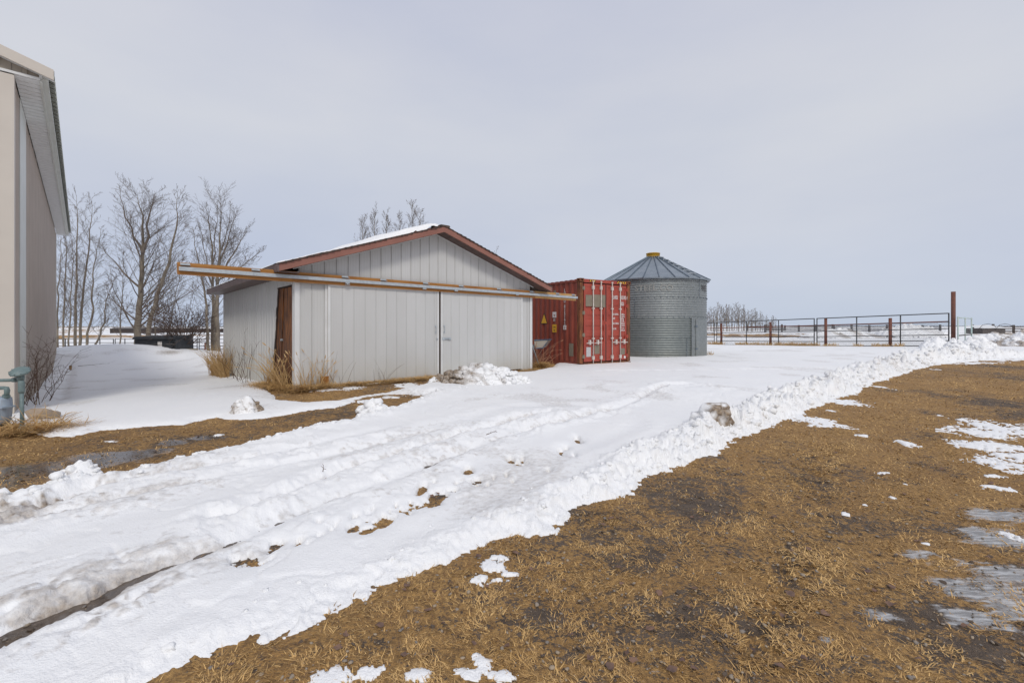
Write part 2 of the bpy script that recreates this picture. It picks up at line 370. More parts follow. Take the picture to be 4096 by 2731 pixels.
PATCH = [(2004,2233,32,14),(1984,2266,45,22),(1918,2312,30,15),(2043,2295,40,6),(1997,2318,25,4),(1340,2705,75,38),(1464,2690,40,25),(1668,2706,45,22),
         (1931,2653,30,22),(1892,2700,60,28),(1997,2706,50,22),(1905,2627,18,12),(3978,1733,140,22),(4064,1713,60,12),(3978,1785,130,22),(4064,1825,80,20),
         (3945,1845,60,9),(4011,1871,50,9),(4070,1890,40,10),(3985,1904,40,5),(3630,1772,22,12),(3541,1893,28,3),(3567,1991,12,7),(3621,1939,9,4),
         (3386,2055,13,10),(3461,2022,8,4),(3452,1741,18,3),(3288,1703,40,7),(4024,1956,60,12),(3958,1946,30,5),(4090,2160,30,30),(3709,2179,20,6),
         (3382,1608,50,10),(3525,1549,16,6),(3325,1644,12,3),(3274,1682,50,20),(3204,1669,50,15),(3748,1478,12,2),(4160,1740,120,60),(4180,1880,100,50),
         (4150,1437,230,4),(3900,1452,90,3),(1300,1560,60,6),(1400,1550,50,5),(1500,1530,40,5),(1230,1620,90,7),(1130,1640,60,8),(870,1740,14,3),(450,1767,26,3),
         (1640,1543,60,10),(1700,1570,60,10),(1560,1590,30,4),(1450,1605,30,4)]
ICE = [(3945,2358,150,50),(3912,2470,130,35),(4011,2292,120,40),(3978,2147,110,40),(3518,2456,60,22),(3682,2220,90,12),(4100,2450,120,60),(4000,2060,120,25),(3300,2560,30,10)]
PUD = [(430,1830,150,22),(150,1880,160,28),(620,1805,60,10),(690,1770,50,9),(30,1930,120,25),(820,1750,60,8),(330,1860,120,15)]
DARK = [(3268,1818,60,60),(3242,1915,50,45),(3189,2213,70,60),(3156,2300,70,60),(3100,2500,110,60),(3722,1740,70,15),(3748,1864,60,30),(4031,1510,90,30),(3936,1605,70,25),
        (3745,1656,40,14),(3586,1682,50,14),(3713,1745,90,16),(3249,1840,60,35),(2800,2030,130,40),(3500,2080,250,60),(2750,2400,160,60),(3650,2450,200,60),(1500,2560,120,40),
        (3900,2600,200,60),(2200,2480,120,40),(3330,2650,160,50),(3850,1440,120,8),(3560,1560,60,10),(4050,1470,80,14),(2500,2250,140,30),(3830,1560,60,10),(3700,2120,160,30)]
RUTA2 = S([(850,2080),(960,2060),(1150,1975),(1350,1895),(1500,1850),(1700,1790),(1900,1735),(2050,1700),(2200,1672)])
RUTD = S([(2109,1736),(2300,1690),(2480,1640),(2600,1590),(2680,1565),(2780,1560),(2870,1575)])
def blob(x, y, b):
    px, py, rx, ry = b; g = G(px, py); wx = rx/F*g.y; wy = ry*g.y*g.y/(F*EYE)
    return ((x-g.x)/wx)**2+((y-g.y)/wy)**2
def blobs(x, y, L, soft=True):
    r = np.zeros(x.shape)
    for b in L:
        q = blob(x, y, b); r = np.maximum(r, np.exp(-q*.7) if soft else 1-np.sqrt(q))
    return r
GA = Vector((-5.015*GK, 10.54*GK)); GE = Vector((.751, .660)); GS = Vector((-.660, .751))
def snow(x, y):
    """thickness of the snow over the ground (below zero: bare) and how dirty it is"""
    r = np.hypot(x, y)
    n1 = fbm(x, y, 1.1, 3, 1); n2 = fbm(x, y, 5, 4, 5); wx_ = x+.035*fbm(x, y, 15, 2, 61); wy_ = y+.035*fbm(x, y, 15, 2, 67); n3 = fbm(wx_*.8+wy_*.6, wy_*.8-wx_*.6, 22, 3, 9)
    n4 = fbm(wx_*.5+wy_*.87, wy_*.5-wx_*.87, 60, 2, 14); en = .08*n1+.09*n2+.06*n3+.02*n4
    T = .085+.02*fbm(x, y, .5, 3, 12)+.004*n2
    dirt = np.zeros(x.shape)
    # main bare ground on the right with the ploughed bank beside it
    d, b = seg_d(x, y, EDGE, vals=BANK); ins = inside(x, y, POLY_A)
    dA = seg_d(x, y, POLY_A, True)
    s = np.where(ins, -dA, dA); se = s+en*(.75+b*2.2)
    T = T*np.clip(.55+3*b, .55, 1)+0; T = np.where(se > 0, .004+T*(1-np.exp(-np.maximum(se, 0)/(.09+.9*np.clip(.12-b, 0, 1)))), np.maximum(se*.5, -.06))
    c1, i1 = cells(x+.10*n2, y+.10*n1, 4.5, 2); c2, i2 = cells(x+.03*n3, y+.03*n2, 11.0, 4)
    lump = .55*(1-c1)*(.3+i1)+.30*(1-c2)*(.2+i2)+.30*n2+.22*n3
    sb = se/(.20+1.25*b)
    ridge = np.where(se > 0, np.clip(1.3*np.exp(-((sb-.85)/.5)**2)*(1-np.exp(-np.maximum(se, 0)/(.03+.5*b))), 0, 1.2), 0)
    T = T+b*ridge*(.45+lump)
    T = T+np.where(se > 0, .010*np.exp(-(sb/1.6)**2)*(lump-.3), 0)
    # other bare patches
    for poly, am in ((POLY_B, .6), (POLY_C, .5), (POLY_E, .4)):
        xs = [p[0] for p in poly]; ys = [p[1] for p in poly]
        k = (x > min(xs)-2) & (x < max(xs)+2) & (y > min(ys)-2) & (y < max(ys)+2)
        xk = x[k]; yk = y[k]
        if len(xk) == 0: continue
        dd = seg_d(xk, yk, poly, True); ss = np.where(inside(xk, yk, poly), -dd, dd)+en[k]*am
        T[k] = np.minimum(T[k], np.where(ss > 0, T[k]*(1-np.exp(-np.maximum(ss, 0)/.09)), np.maximum(ss*.5, -.06)))
    d, b = seg_d(x, y, BLOW, vals=BLOWV); inb = inside(x, y, POLY_B)
    s = np.where(inb, -d, d)
    T = np.where(T > 0, T+b*np.exp(-((s-.22)/.2)**2)*(.35+1.1*lump)*(d < 1), T)
    # wheel ruts
    for L, V, w, dp, bm in ((RUTA, RUTAV, .085, .105, .05), (RUTB, RUTBV, .075, .09, .045), (RUTC, RUTCV, .06, .07, .03)):
        d, v = seg_d(x, y, L, vals=V); d2 = np.abs(d+.05*n2+.04*n1+.02*n3)
        T = T-v*dp*np.exp(-(d2/w)**2)*(1+.35*n1+.55*n2)+v*bm*np.exp(-((d2-.26)/.15)**2)*(.6+.8*n2+.35*n3+.25*lump)*(T > 0)*(.55+.45*sst(3.0, 5.0, r))
        dirt = np.maximum(dirt, v*np.exp(-((d2-.05)/.12)**2)*sst(-.3, .4, n1+.6*n2+.5*n3)*.85); dirt = np.maximum(dirt, v*np.exp(-((d2-.25)/.2)**2)*sst(.05, .55, n1+.6*n2+.5*n3)*.62)
        T = T-v*.022*np.exp(-((d2-.2)/.2)**2)*np.clip(.25-np.abs(n2), 0, 1)*4*(T > .02)
    # second, shallow tracks near the big ones
    d = np.abs(seg_d(x, y, RUTA2)+.03*n2+.02*n3); T = T-.05*np.exp(-(d/.07)**2)*(T > .03)+.03*np.exp(-((d-.18)/.1)**2)*(.5+n2+.4*n3)*(T > .02); dirt = np.maximum(dirt, .4*np.exp(-(d/.1)**2)*sst(-.1, .5, n1+.5*n3))
    d = np.abs(seg_d(x, y, RUTD)+.03*n2+.02*n3); T = T-.045*np.exp(-(d/.08)**2)*(T > .03)+.03*np.exp(-((d-.2)/.1)**2)*(.5+n2+.4*n3)*(T > .02); dirt = np.maximum(dirt, .35*np.exp(-(d/.12)**2)*sst(-.1, .5, n1+.5*n3))
    d = seg_d(x, y, RUTA); T = T-.014*np.exp(-((d-1.0)/.16)**2)+.010*np.exp(-((d-1.25)/.12)**2)
    mt = np.zeros(x.shape)
    # melted spots
    near = (r < 9) & (x < 1.5)
    for b_ in MELT:
        q0 = blob(x[near], y[near], (b_[0], b_[1], b_[2]*1.1, b_[3]*1.5)); q = q0+2.2*n2[near]+2.2*n3[near]
        T[near] *= (1-.55*np.exp(-q0/7)); T[near] = np.minimum(T[near], np.where(q < 1, -.03, .006+T[near]*sst(.8, 4, q)))
        dirt[near] = np.maximum(dirt[near], .25*np.exp(-q*.5))
    # loose snow patches lying on the bare ground
    for b_ in PATCH:
        q0 = blob(x, y, b_); k = q0 < 5
        q = np.sqrt(q0[k])*.9+.8*n2[k]+1.1*n3[k]+.7*n4[k]
        T[k] = np.where(q < 1, np.maximum(T[k], .003+.011*np.sqrt(np.clip(1-q, 0, 1))+.012*n3[k]+.006*n4[k]), T[k])
    # old dirty snow behind the gap between the buildings
    g = blob(x, y, (620, 1392, 55, 5)); dirt = np.maximum(dirt, .75*np.exp(-g)*sst(-.3, .3, n1)); g = blob(x, y, (680, 1402, 25, 4)); dirt = np.maximum(dirt, .7*np.exp(-g))
    # grey meltwater trough beside the tan building
    d = seg_d(x, y, S([(284,1460),(270,1520),(250,1580),(238,1606)])); T = T-.05*np.exp(-(d/.14)**2)*(T > 0); dirt = np.maximum(dirt, .35*np.exp(-(d/.2)**2)*sst(-.4, .3, n2))
    # footprints towards the fence
    for i in range(26):
        p = FOOT[i]; q = ((x-p[0])/.16)**2+((y-p[1])/.09)**2; k = q < 6
        T[k] -= .045*np.exp(-q[k])
    # wide low heap of ploughed snow in the middle of the yard
    g = blob(x, y, (2740, 1570, 260, 30)); T = np.where(T > 0, T+.10*np.exp(-g*.7)*(.8+.5*n1+.15*n2), T)
    g = blob(x, y, (2100, 1665, 200, 22)); T = np.where(T > 0, T+.05*np.exp(-g*.7)*(.8+.6*n1+.3*n2), T)
    # far fields: wind-scoured stubble shows through
    far = sst(40, 60, y)
    T = np.where(far > 0, T+far*(-.10+.16*sst(-.35, .25, fbm(x, y*1.0, .05, 4, 20)+.3*fbm(x, y, .4, 3, 22))), T)
    dirt = np.maximum(dirt, .30*sst(.12, .5, fbm(x, y, .9, 5, 25))*(r < 30))+.10*sst(.1, .5, n3)*(n1 > 0)
    T = T-.012*np.clip(.10-np.abs(fbm(x, y, 2.6, 3, 27)), 0, 1)*10*(T > .04)*sst(-.1, .3, n1)
    return T, np.clip(dirt, 0, 1)
_f0, _f1 = G(2400, 1494), G(3500, 1480)
FOOT = [((_f0.x+(_f1.x-_f0.x)*i/25)+.1*math.sin(i*3), _f0.y+(_f1.y-_f0.y)*i/25+.14*(i % 2)) for i in range(26)]

def angles(nf, nb, half=R(61)):
    a = np.linspace(-half, half, nf); b = np.linspace(half, 2*math.pi-half, nb+2)[1:-1]
    return np.concatenate([a, b])
def polar(rad, ang):
    A, Rr = np.meshgrid(ang, rad); X = Rr*np.sin(A); Y = Rr*np.cos(A)
    nr, na = len(rad), len(ang)
    i = np.arange(nr-1)[:, None]*na; j = np.arange(na)[None, :]; j2 = (j+1) % na
    Q = np.stack([(i+j).ravel(), (i+j2).ravel(), (i+na+j2).ravel(), (i+na+j).ravel()], 1)[:, ::-1]
    return X.ravel(), Y.ravel(), Q
def geo(a, b, k): return np.exp(np.arange(math.log(a), math.log(b), k))

# ---- ground material
def ground_material():
    m = bpy.data.materials.new('soil_and_thatch'); m.use_nodes = True
    t = m.node_tree; N = t.nodes; Lk = t.links; bs = N['Principled BSDF']
    pos = N.new('ShaderNodeNewGeometry').outputs['Position']
    def noise(sc, st=(1, 1, 1), det=8, rg=.6, dist=0):
        mpn = N.new('ShaderNodeMapping'); mpn.inputs['Scale'].default_value = st; Lk.new(pos, mpn.inputs[0])
        nn = N.new('ShaderNodeTexNoise'); nn.inputs['Scale'].default_value = sc; nn.inputs['Detail'].default_value = det
        nn.inputs['Roughness'].default_value = rg; nn.inputs['Distortion'].default_value = dist; Lk.new(mpn.outputs[0], nn.inputs['Vector']); return nn.outputs['Fac']
    def rp(fac, a, b, ca=(0, 0, 0), cb=(1, 1, 1)):
        r = N.new('ShaderNodeValToRGB'); r.color_ramp.elements[0].position = a; r.color_ramp.elements[1].position = b
        r.color_ramp.elements[0].color = (*ca, 1); r.color_ramp.elements[1].color = (*cb, 1); Lk.new(fac, r.inputs[0]); return r.outputs[0]
    def mix(fac, a, b):
        x = N.new('ShaderNodeMix'); x.data_type = 'RGBA'; Lk.new(fac, x.inputs[0])
        for i, q in ((6, a), (7, b)):
            if isinstance(q, tuple): x.inputs[i].default_value = (*q, 1)
            else: Lk.new(q, x.inputs[i])
        return x.outputs[2]
    def math_(op, a, b):
        x = N.new('ShaderNodeMath'); x.operation = op
        for i, q in enumerate((a, b)):
            if isinstance(q, (int, float)): x.inputs[i].default_value = q
            else: Lk.new(q, x.inputs[i])
        return x.outputs[0]
    def at(n):
        a = N.new('ShaderNodeAttribute'); a.attribute_name = n; return a.outputs['Fac']
    soil = mix(rp(noise(9), .35, .65), (0.075, 0.052, 0.036), (0.15, 0.11, 0.08))
    soil = mix(rp(noise(70, det=3), .60, .68), soil, (0.27, 0.20, 0.14))
    straw = mix(rp(noise(38, (1, .6, 1), 6, .75), .38, .64), (0.17, 0.092, 0.034), (0.68, 0.40, 0.135))
    straw = mix(rp(noise(1.3, det=4), .35, .7), straw, mix(rp(noise(50, (.6, 1, 1), 5, .75), .38, .64), (0.12, 0.068, 0.030), (0.56, 0.31, 0.10)))
    sm = math_('ADD', math_('MULTIPLY', at('straw'), .95), math_('ADD', math_('MULTIPLY', math_('SUBTRACT', noise(11, det=10, rg=.75), .5), 2.4), math_('MULTIPLY', math_('SUBTRACT', noise(48, det=4, rg=.7), .5), 1.8)))
    col = mix(rp(sm, .40, .58), soil, straw)
    wet = at('wet')
    col = mix(math_('MULTIPLY', wet, .6), col, (0.06, 0.046, 0.036))
    icef = rp(math_('ADD', math_('MULTIPLY', at('ice'), 1.2), math_('MULTIPLY', math_('SUBTRACT', noise(5, (1, 2.2, 1), 10, .7), .5), 3.2)), .42, .75)
    icec = mix(rp(noise(16, (.5, 3, 1)), .45, .62), (0.24, 0.24, 0.24), (0.58, 0.59, 0.60))
    col = mix(math_('MULTIPLY', icef, .82), col, icec)
    Lk.new(col, bs.inputs['Base Color'])
    wf = math_('MAXIMUM', rp(math_('ADD', math_('MULTIPLY', wet, 1.1), math_('MULTIPLY', math_('SUBTRACT', noise(7), .5), 1.2)), .55, .7), math_('MULTIPLY', icef, .8))
    rg = N.new('ShaderNodeMapRange'); Lk.new(wf, rg.inputs[0]); rg.inputs[3].default_value = .9; rg.inputs[4].default_value = .07
    Lk.new(rg.outputs[0], bs.inputs['Roughness'])
    bp = N.new('ShaderNodeBump'); bp.inputs['Distance'].default_value = .02
    Lk.new(math_('SUBTRACT', 1.0, math_('MULTIPLY', wf, .97)), bp.inputs['Strength'])
    Lk.new(math_('ADD', noise(35, det=6), noise(110, det=3)), bp.inputs['Height']); Lk.new(bp.outputs[0], bs.inputs['Normal'])
    return m
def snow_material():
    m = bpy.data.materials.new('snow'); m.use_nodes = True
    t = m.node_tree; N = t.nodes; Lk = t.links; bs = N['Principled BSDF']
    pos = N.new('ShaderNodeNewGeometry').outputs['Position']
    def noise(sc, det=6, rg=.6):
        nn = N.new('ShaderNodeTexNoise'); nn.inputs['Scale'].default_value = sc; nn.inputs['Detail'].default_value = det
        nn.inputs['Roughness'].default_value = rg; Lk.new(pos, nn.inputs['Vector']); return nn.outputs['Fac']
    def rp(fac, a, b, ca=(0, 0, 0), cb=(1, 1, 1)):
        r = N.new('ShaderNodeValToRGB'); r.color_ramp.elements[0].position = a; r.color_ramp.elements[1].position = b
        r.color_ramp.elements[0].color = (*ca, 1); r.color_ramp.elements[1].color = (*cb, 1); Lk.new(fac, r.inputs[0]); return r.outputs[0]
    def mix(fac, a, b):
        x = N.new('ShaderNodeMix'); x.data_type = 'RGBA'; Lk.new(fac, x.inputs[0])
        for i, q in ((6, a), (7, b)):
            if isinstance(q, tuple): x.inputs[i].default_value = (*q, 1)
            else: Lk.new(q, x.inputs[i])
        return x.outputs[2]
    at = N.new('ShaderNodeAttribute'); at.attribute_name = 'dirt'
    base = mix(rp(noise(1.1), .35, .7), (0.90, 0.90, 0.90), (0.87, 0.875, 0.885))
    ad = N.new('ShaderNodeMath'); ad.operation = 'MULTIPLY_ADD'; Lk.new(noise(18), ad.inputs[0]); ad.inputs[1].default_value = .9; ad.inputs[2].default_value = -.45
    a2 = N.new('ShaderNodeMath'); a2.operation = 'ADD'; Lk.new(ad.outputs[0], a2.inputs[0]); Lk.new(at.outputs['Fac'], a2.inputs[1])
    m2 = N.new('ShaderNodeMath'); m2.operation = 'MULTIPLY'; Lk.new(rp(a2.outputs[0], .15, 1.15), m2.inputs[0]); m2.inputs[1].default_value = 1.0
    col = mix(m2.outputs[0], base, mix(rp(noise(30), .4, .6), (0.36, 0.28, 0.20), (0.16, 0.115, 0.08)))
    Lk.new(col, bs.inputs['Base Color']); bs.inputs['Roughness'].default_value = .55; bs.inputs['Specular IOR Level'].default_value = .25
    bp = N.new('ShaderNodeBump'); bp.inputs['Distance'].default_value = .012; bp.inputs['Strength'].default_value = .55
    s_ = N.new('ShaderNodeMath'); s_.operation = 'ADD'; Lk.new(noise(14, 5), s_.inputs[0]); Lk.new(noise(90, 2), s_.inputs[1])
    Lk.new(s_.outputs[0], bp.inputs['Height']); Lk.new(bp.outputs[0], bs.inputs['Normal'])
    return m
m_ground = ground_material(); m_snow = snow_material()

def strawf(x, y):
    s = .78+.5*fbm(x, y, .55, 4, 30)+.35*fbm(x, y, 3.2, 3, 33)
    return np.clip(s-.33*blobs(x, y, DARK)-.5*blobs(x, y, ICE)-.6*blobs(x, y, PUD)-.8*np.exp(-(seg_d(x, y, RUTA)/.25)**2), 0, 1.1)
ang = angles(520, 60); rad = np.concatenate([geo(.35, 60, .016), geo(60, 6000, .09)])
X, Y, Q = polar(rad, ang)
relief = (.012*fbm(X, Y, 2.5, 4, 40)+.006*fbm(X, Y, 14, 3, 44))*(1-sst(20, 40, Y))
tread = np.zeros(X.shape)
for L in (S([(3330,1780),(3268,1818),(3242,1930),(3235,1960)]), S([(3180,2190),(3225,2240)]), S([(3160,2280),(3120,2420),(3060,2600)])):
    d = seg_d(X, Y, L); tread += np.exp(-(d/.13)**2)*(-.018+.02*np.sin(Y*55+X*8))
me = mesh_np('ground', np.stack([X, Y, zbase(X, Y)+relief+tread], 1), Q, m_ground)
fattr(me, 'straw', strawf(X, Y)); fattr(me, 'ice', blobs(X, Y, ICE))
_mudB = inside(X, Y, POLY_B)
fattr(me, 'wet', np.clip(blobs(X, Y, PUD)*1.1+.18*_mudB+.12*(blobs(X, Y, DARK))+.7*np.exp(-(seg_d(X, Y, RUTA)/.2)**2), 0, 1))
ground = tag(link('ground', me), 'bare muddy ground with dry straw coloured grass beside the snow', None, None, 'structure')

ang = angles(940, 70); rad = np.concatenate([geo(.8, 60, .0058), geo(60, 6000, .06)])
X, Y, Q = polar(rad, ang)
T, D = snow(X, Y)
keep = (T[Q] > -.012).any(1); Q = Q[keep]
used = np.unique(Q); remap = np.full(len(X), -1); remap[used] = np.arange(len(used))
Q = remap[Q]; X, Y, T, D = X[used], Y[used], T[used], D[used]
me = mesh_np('snow_cover', np.stack([X, Y, zbase(X, Y)+np.maximum(T, -.03)], 1), Q, m_snow)
fattr(me, 'dirt', D)
tag(link('snow_cover', me), 'white snow lying over the yard and the fields beyond', None, None, 'structure')

# ------------------------------------------------------------------ dry grass blades, pebbles
m_blade = mat('dry_grass_blades', (0.80, 0.53, 0.22), (0.58, 0.35, 0.125), 0.7, scale=2.5, attr=('tint', (0.17, 0.095, 0.045)))
def blades(name, P0, L, w, up, label, kindlabel, m=m_blade, tintmax=1.0):
    n = len(P0); az = 9*fbm(P0[:, 0], P0[:, 1], 1.6, 3, 90)+rng.normal(size=n)*1.1; el = up*(.05+1.0*rng.random(n)**1.8); L = L*(.55+rng.exponential(.4, n).clip(0, 1.1))
    d = np.stack([np.cos(az)*np.cos(el), np.sin(az)*np.cos(el), np.sin(el)], 1)
    s = np.stack([-np.sin(az), np.cos(az), .25*(rng.random(n)-.5)], 1)
    bend = (rng.random((n, 1))-.35)*.6; d2 = d.copy(); d2[:, 2:] -= bend; d2[:, :2] += (rng.random((n, 2))-.5)*.7
    Lc = L[:, None]; wc = w[:, None]
    a = P0-s*wc/2; b = P0+s*wc/2; md = P0+d*Lc*.5; c = md+s*wc*.4; e = md-s*wc*.4; tp = md+d2*Lc*.5; tp[:, 2] = np.maximum(tp[:, 2], P0[:, 2]+.003)
    V = np.stack([a, b, c, e, tp], 1).reshape(-1, 3); o = (np.arange(n)*5)[:, None]
    Fq = np.concatenate([o+np.array([0, 1, 2]), o+np.array([0, 2, 3]), o+np.array([3, 2, 4])])
    me = mesh_np(name, V, Fq, m, False)
    fattr(me, 'tint', np.repeat(rng.random(n)**1.4*tintmax, 5))
    return tag(link(name, me), label, kindlabel, None, 'stuff')
def scatter(n, r0, r1, a0, a1):
    r = np.exp(rng.random(n)*(math.log(r1)-math.log(r0))+math.log(r0)); a = a0+rng.random(n)*(a1-a0)
    return r*np.sin(a), r*np.cos(a)
x, y = scatter(640000, 1.3, 22, R(-56), R(58))
k = inside(x, y, POLY_A) | inside(x, y, POLY_B) | inside(x, y, POLY_C) | inside(x, y, POLY_E) | (rng.random(len(x)) < .12); x = x[k]; y = y[k]
clump = fbm(x, y, 9, 3, 51)
p = np.clip(strawf(x, y)*1.1+1.8*clump-.25, 0.03, 1)
k = rng.random(len(x)) < p; x = x[k]; y = y[k]; T, _ = snow(x, y); k = T < .004; x = x[k]; y = y[k]
r = np.hypot(x, y); n = len(x)
P0 = np.stack([x, y, zbase(x, y)+.012*fbm(x, y, 2.5, 4, 40)-.003], 1)
blades('dry_grass', P0, (.012+.026*rng.random(n))*(1+r*.04), .0028+r*.00075, .6, 'short dry golden grass lying flat over the muddy ground', 'grass')

def ico(sub):
    bm = bmesh.new(); bmesh.ops.create_icosphere(bm, subdivisions=sub, radius=1); bm.verts.ensure_lookup_table()
    V = np.array([v.co[:] for v in bm.verts]); Fc = np.array([[v.index for v in f.verts] for f in bm.faces]); bm.free(); return V, Fc
I1, I2, I3 = ico(1), ico(2), ico(3)
def lumps(base, nvar, amp, freq, sq=(1, 1, 1)):
    out = []
    for i in range(nvar):
        V = base[0].copy()
        for j, v in enumerate(V):
            q = Vector(v*freq)+Vector((i*7.3, i*3.1, 0))
            c = mnoise.cell(q*1.3)*.0
            V[j] = v*(1+amp*mnoise.noise(q)+amp*.5*mnoise.noise(q*2.3)+c)
        V[:, 2] = np.clip(V[:, 2], -.8, .9); V *= np.array(sq); out.append(V)
    return out
def rotz_xyz(n):
    q = rng.normal(size=(n, 4)); q /= np.linalg.norm(q, axis=1)[:, None]; w, a, b, c = q.T
    return np.stack([1-2*(b*b+c*c), 2*(a*b-c*w), 2*(a*c+b*w), 2*(a*b+c*w), 1-2*(a*a+c*c), 2*(b*c-a*w), 2*(a*c-b*w), 2*(b*c+a*w), 1-2*(a*a+b*b)], 1).reshape(n, 3, 3)
def scatter_lumps(P0, S0, variants, faces, flat=None):
    n = len(P0); Rm = rotz_xyz(n); VV = []; FF = []; nv = len(variants[0]); vi = rng.integers(0, len(variants), n)
    A = np.array(variants)[vi]; A = np.einsum('nij,nkj->nki', Rm, A)
    if flat is not None: A = A*np.array([1, 1, flat])
    A = A*S0[:, None, None]+P0[:, None, :]
    Fc = (faces[None]+(np.arange(n)*nv)[:, None, None]).reshape(-1, 3)
    return A.reshape(-1, 3), Fc
# pebbles
x, y = scatter(15000, 1.4, 11, R(-54), R(56)); T, _ = snow(x, y)
k = (T < -.005) & (rng.random(len(x)) < np.clip(1.0-strawf(x, y)*.85, .08, 1)*.6+.02); x = x[k]; y = y[k]
s0 = (.004+.010*rng.random(len(x))**3)*(1+.05*np.hypot(x, y))
V, Fc = scatter_lumps(np.stack([x, y, zbase(x, y)+.3*s0], 1), s0, lumps((I1[0], I1[1]), 5, .35, 1.2, (1, .8, .6)), I1[1], .7)
m_peb = mat('pebble_stone', (0.38, 0.30, 0.21), (0.2, 0.18, 0.165), 0.75, scale=25, lo=.4, hi=.6)
tag(link('gravel', mesh_np('gravel', V, Fc, m_peb)), 'small tan and grey pebbles pressed into the mud', 'gravel', None, 'stuff')
# crumbled mud
x, y = scatter(9000, 1.3, 14, R(-54), R(56)); T, _ = snow(x, y); sf = strawf(x, y)
k = (T < -.005) & (rng.random(len(x)) < np.clip(1.1-sf, .12, 1)*.8*(fbm(x, y, 3, 3, 58) > -.15)); x = x[k]; y = y[k]
s0 = (.004+.013*rng.random(len(x))**2.5)*(1+.05*np.hypot(x, y))
V, Fc = scatter_lumps(np.stack([x, y, zbase(x, y)+.1*s0], 1), s0, lumps((I1[0], I1[1]), 6, .7, 1.8, (1, .8, .5)), I1[1], .7)
m_mud = mat('crumbled_mud', (0.12, 0.09, 0.068), (0.08, 0.06, 0.046), 0.9, scale=25)
tag(link('mud_crumbs', mesh_np('mud_crumbs', V, Fc, m_mud, False)), 'dark crumbs of mud among the dry grass', 'mud', None, 'stuff')
# dead leaves
mbq = MB()
_lx, _ly = scatter(260, 1.7, 7, R(-50), R(52)); _lt, _ = snow(_lx, _ly)
for i in range(260):
    xx, yy = float(_lx[i]), float(_ly[i])
    if _lt[i] > -.01: continue
    s_ = random.uniform(.012, .028); an = random.uniform(0, 6.28); pts = []
    for k_ in range(7):
        b_ = an+k_*.9; q = s_*(.6+.5*random.random())
        pts.append((xx+q*math.cos(b_), yy+q*math.sin(b_)*.8, gz(xx, yy)+.012+random.uniform(-.004, .012)))
    mbq.face(pts)
m_leaf = mat('dead_leaf', (0.22, 0.13, 0.09), (0.10, 0.065, 0.055), 0.8, scale=20)
tag(mbq.build('fallen_leaves', m_leaf), 'small brown dead leaves scattered over the grass', 'leaves', None, 'stuff')

# ------------------------------------------------------------------ snow clods and heaps
CL2 = lumps(I2, 8, .7, 2.0); CL1 = lumps(I2, 10, .75, 2.1); CL3 = lumps(I3, 5, .6, 1.5)
def along(poly, vals, n):
    P_ = np.array(poly); L = np.hypot(*(P_[1:]-P_[:-1]).T); rr = np.hypot(P_[:-1, 0], P_[:-1, 1])
    w = L/np.maximum(rr, 2)**1.0*(np.array(vals)[:-1]+.01); w /= w.sum(); i = rng.choice(len(L), n, p=w); t = rng.random(n)
    p = P_[i]*(1-t)[:, None]+P_[i+1]*t[:, None]; d = (P_[i+1]-P_[i])/L[i][:, None]; nrm = np.stack([-d[:, 1], d[:, 0]], 1)
    v = np.array(vals); return p, nrm, v[i]*(1-t)+v[i+1]*t
p, nr, b = along(EDGE, [max(0, v-.03) for v in BANK], 1500)
off = (.05+rng.random(len(p))**1.1*(.35+1.6*b)); q = p+nr*off[:, None]
T, _ = snow(q[:, 0], q[:, 1]); k = T > .01; q = q[k]; b = b[k]; T = T[k]
s0 = (.010+.070*rng.random(len(q))**3.2)*(.35+2.6*b)
V, Fc = scatter_lumps(np.stack([q[:, 0], q[:, 1], zbase(q[:, 0], q[:, 1])+T-.15*s0], 1), s0, CL1, I2[1], .8)
p2, nr2, b2 = along(BLOW, BLOWV, 260); q = p2-nr2*(.05-.35*rng.random(len(p2)))[:, None]*-1.0
T, _ = snow(q[:, 0], q[:, 1]); k = T > .01; q = q[k]; b2 = b2[k]; T = T[k]
s0 = (.01+.05*rng.random(len(q))**3)*(.5+5*b2)
V2, F2 = scatter_lumps(np.stack([q[:, 0], q[:, 1], zbase(q[:, 0], q[:, 1])+T], 1), s0, CL1, I2[1], .7)
me = mesh_np('snow_clods', np.concatenate([V, V2]), np.concatenate([Fc, F2+len(V)]), m_snow)
tag(link('snow_clods', me), 'lumps of ploughed snow along the edges of the cleared ground', 'snow clods', None, 'stuff')

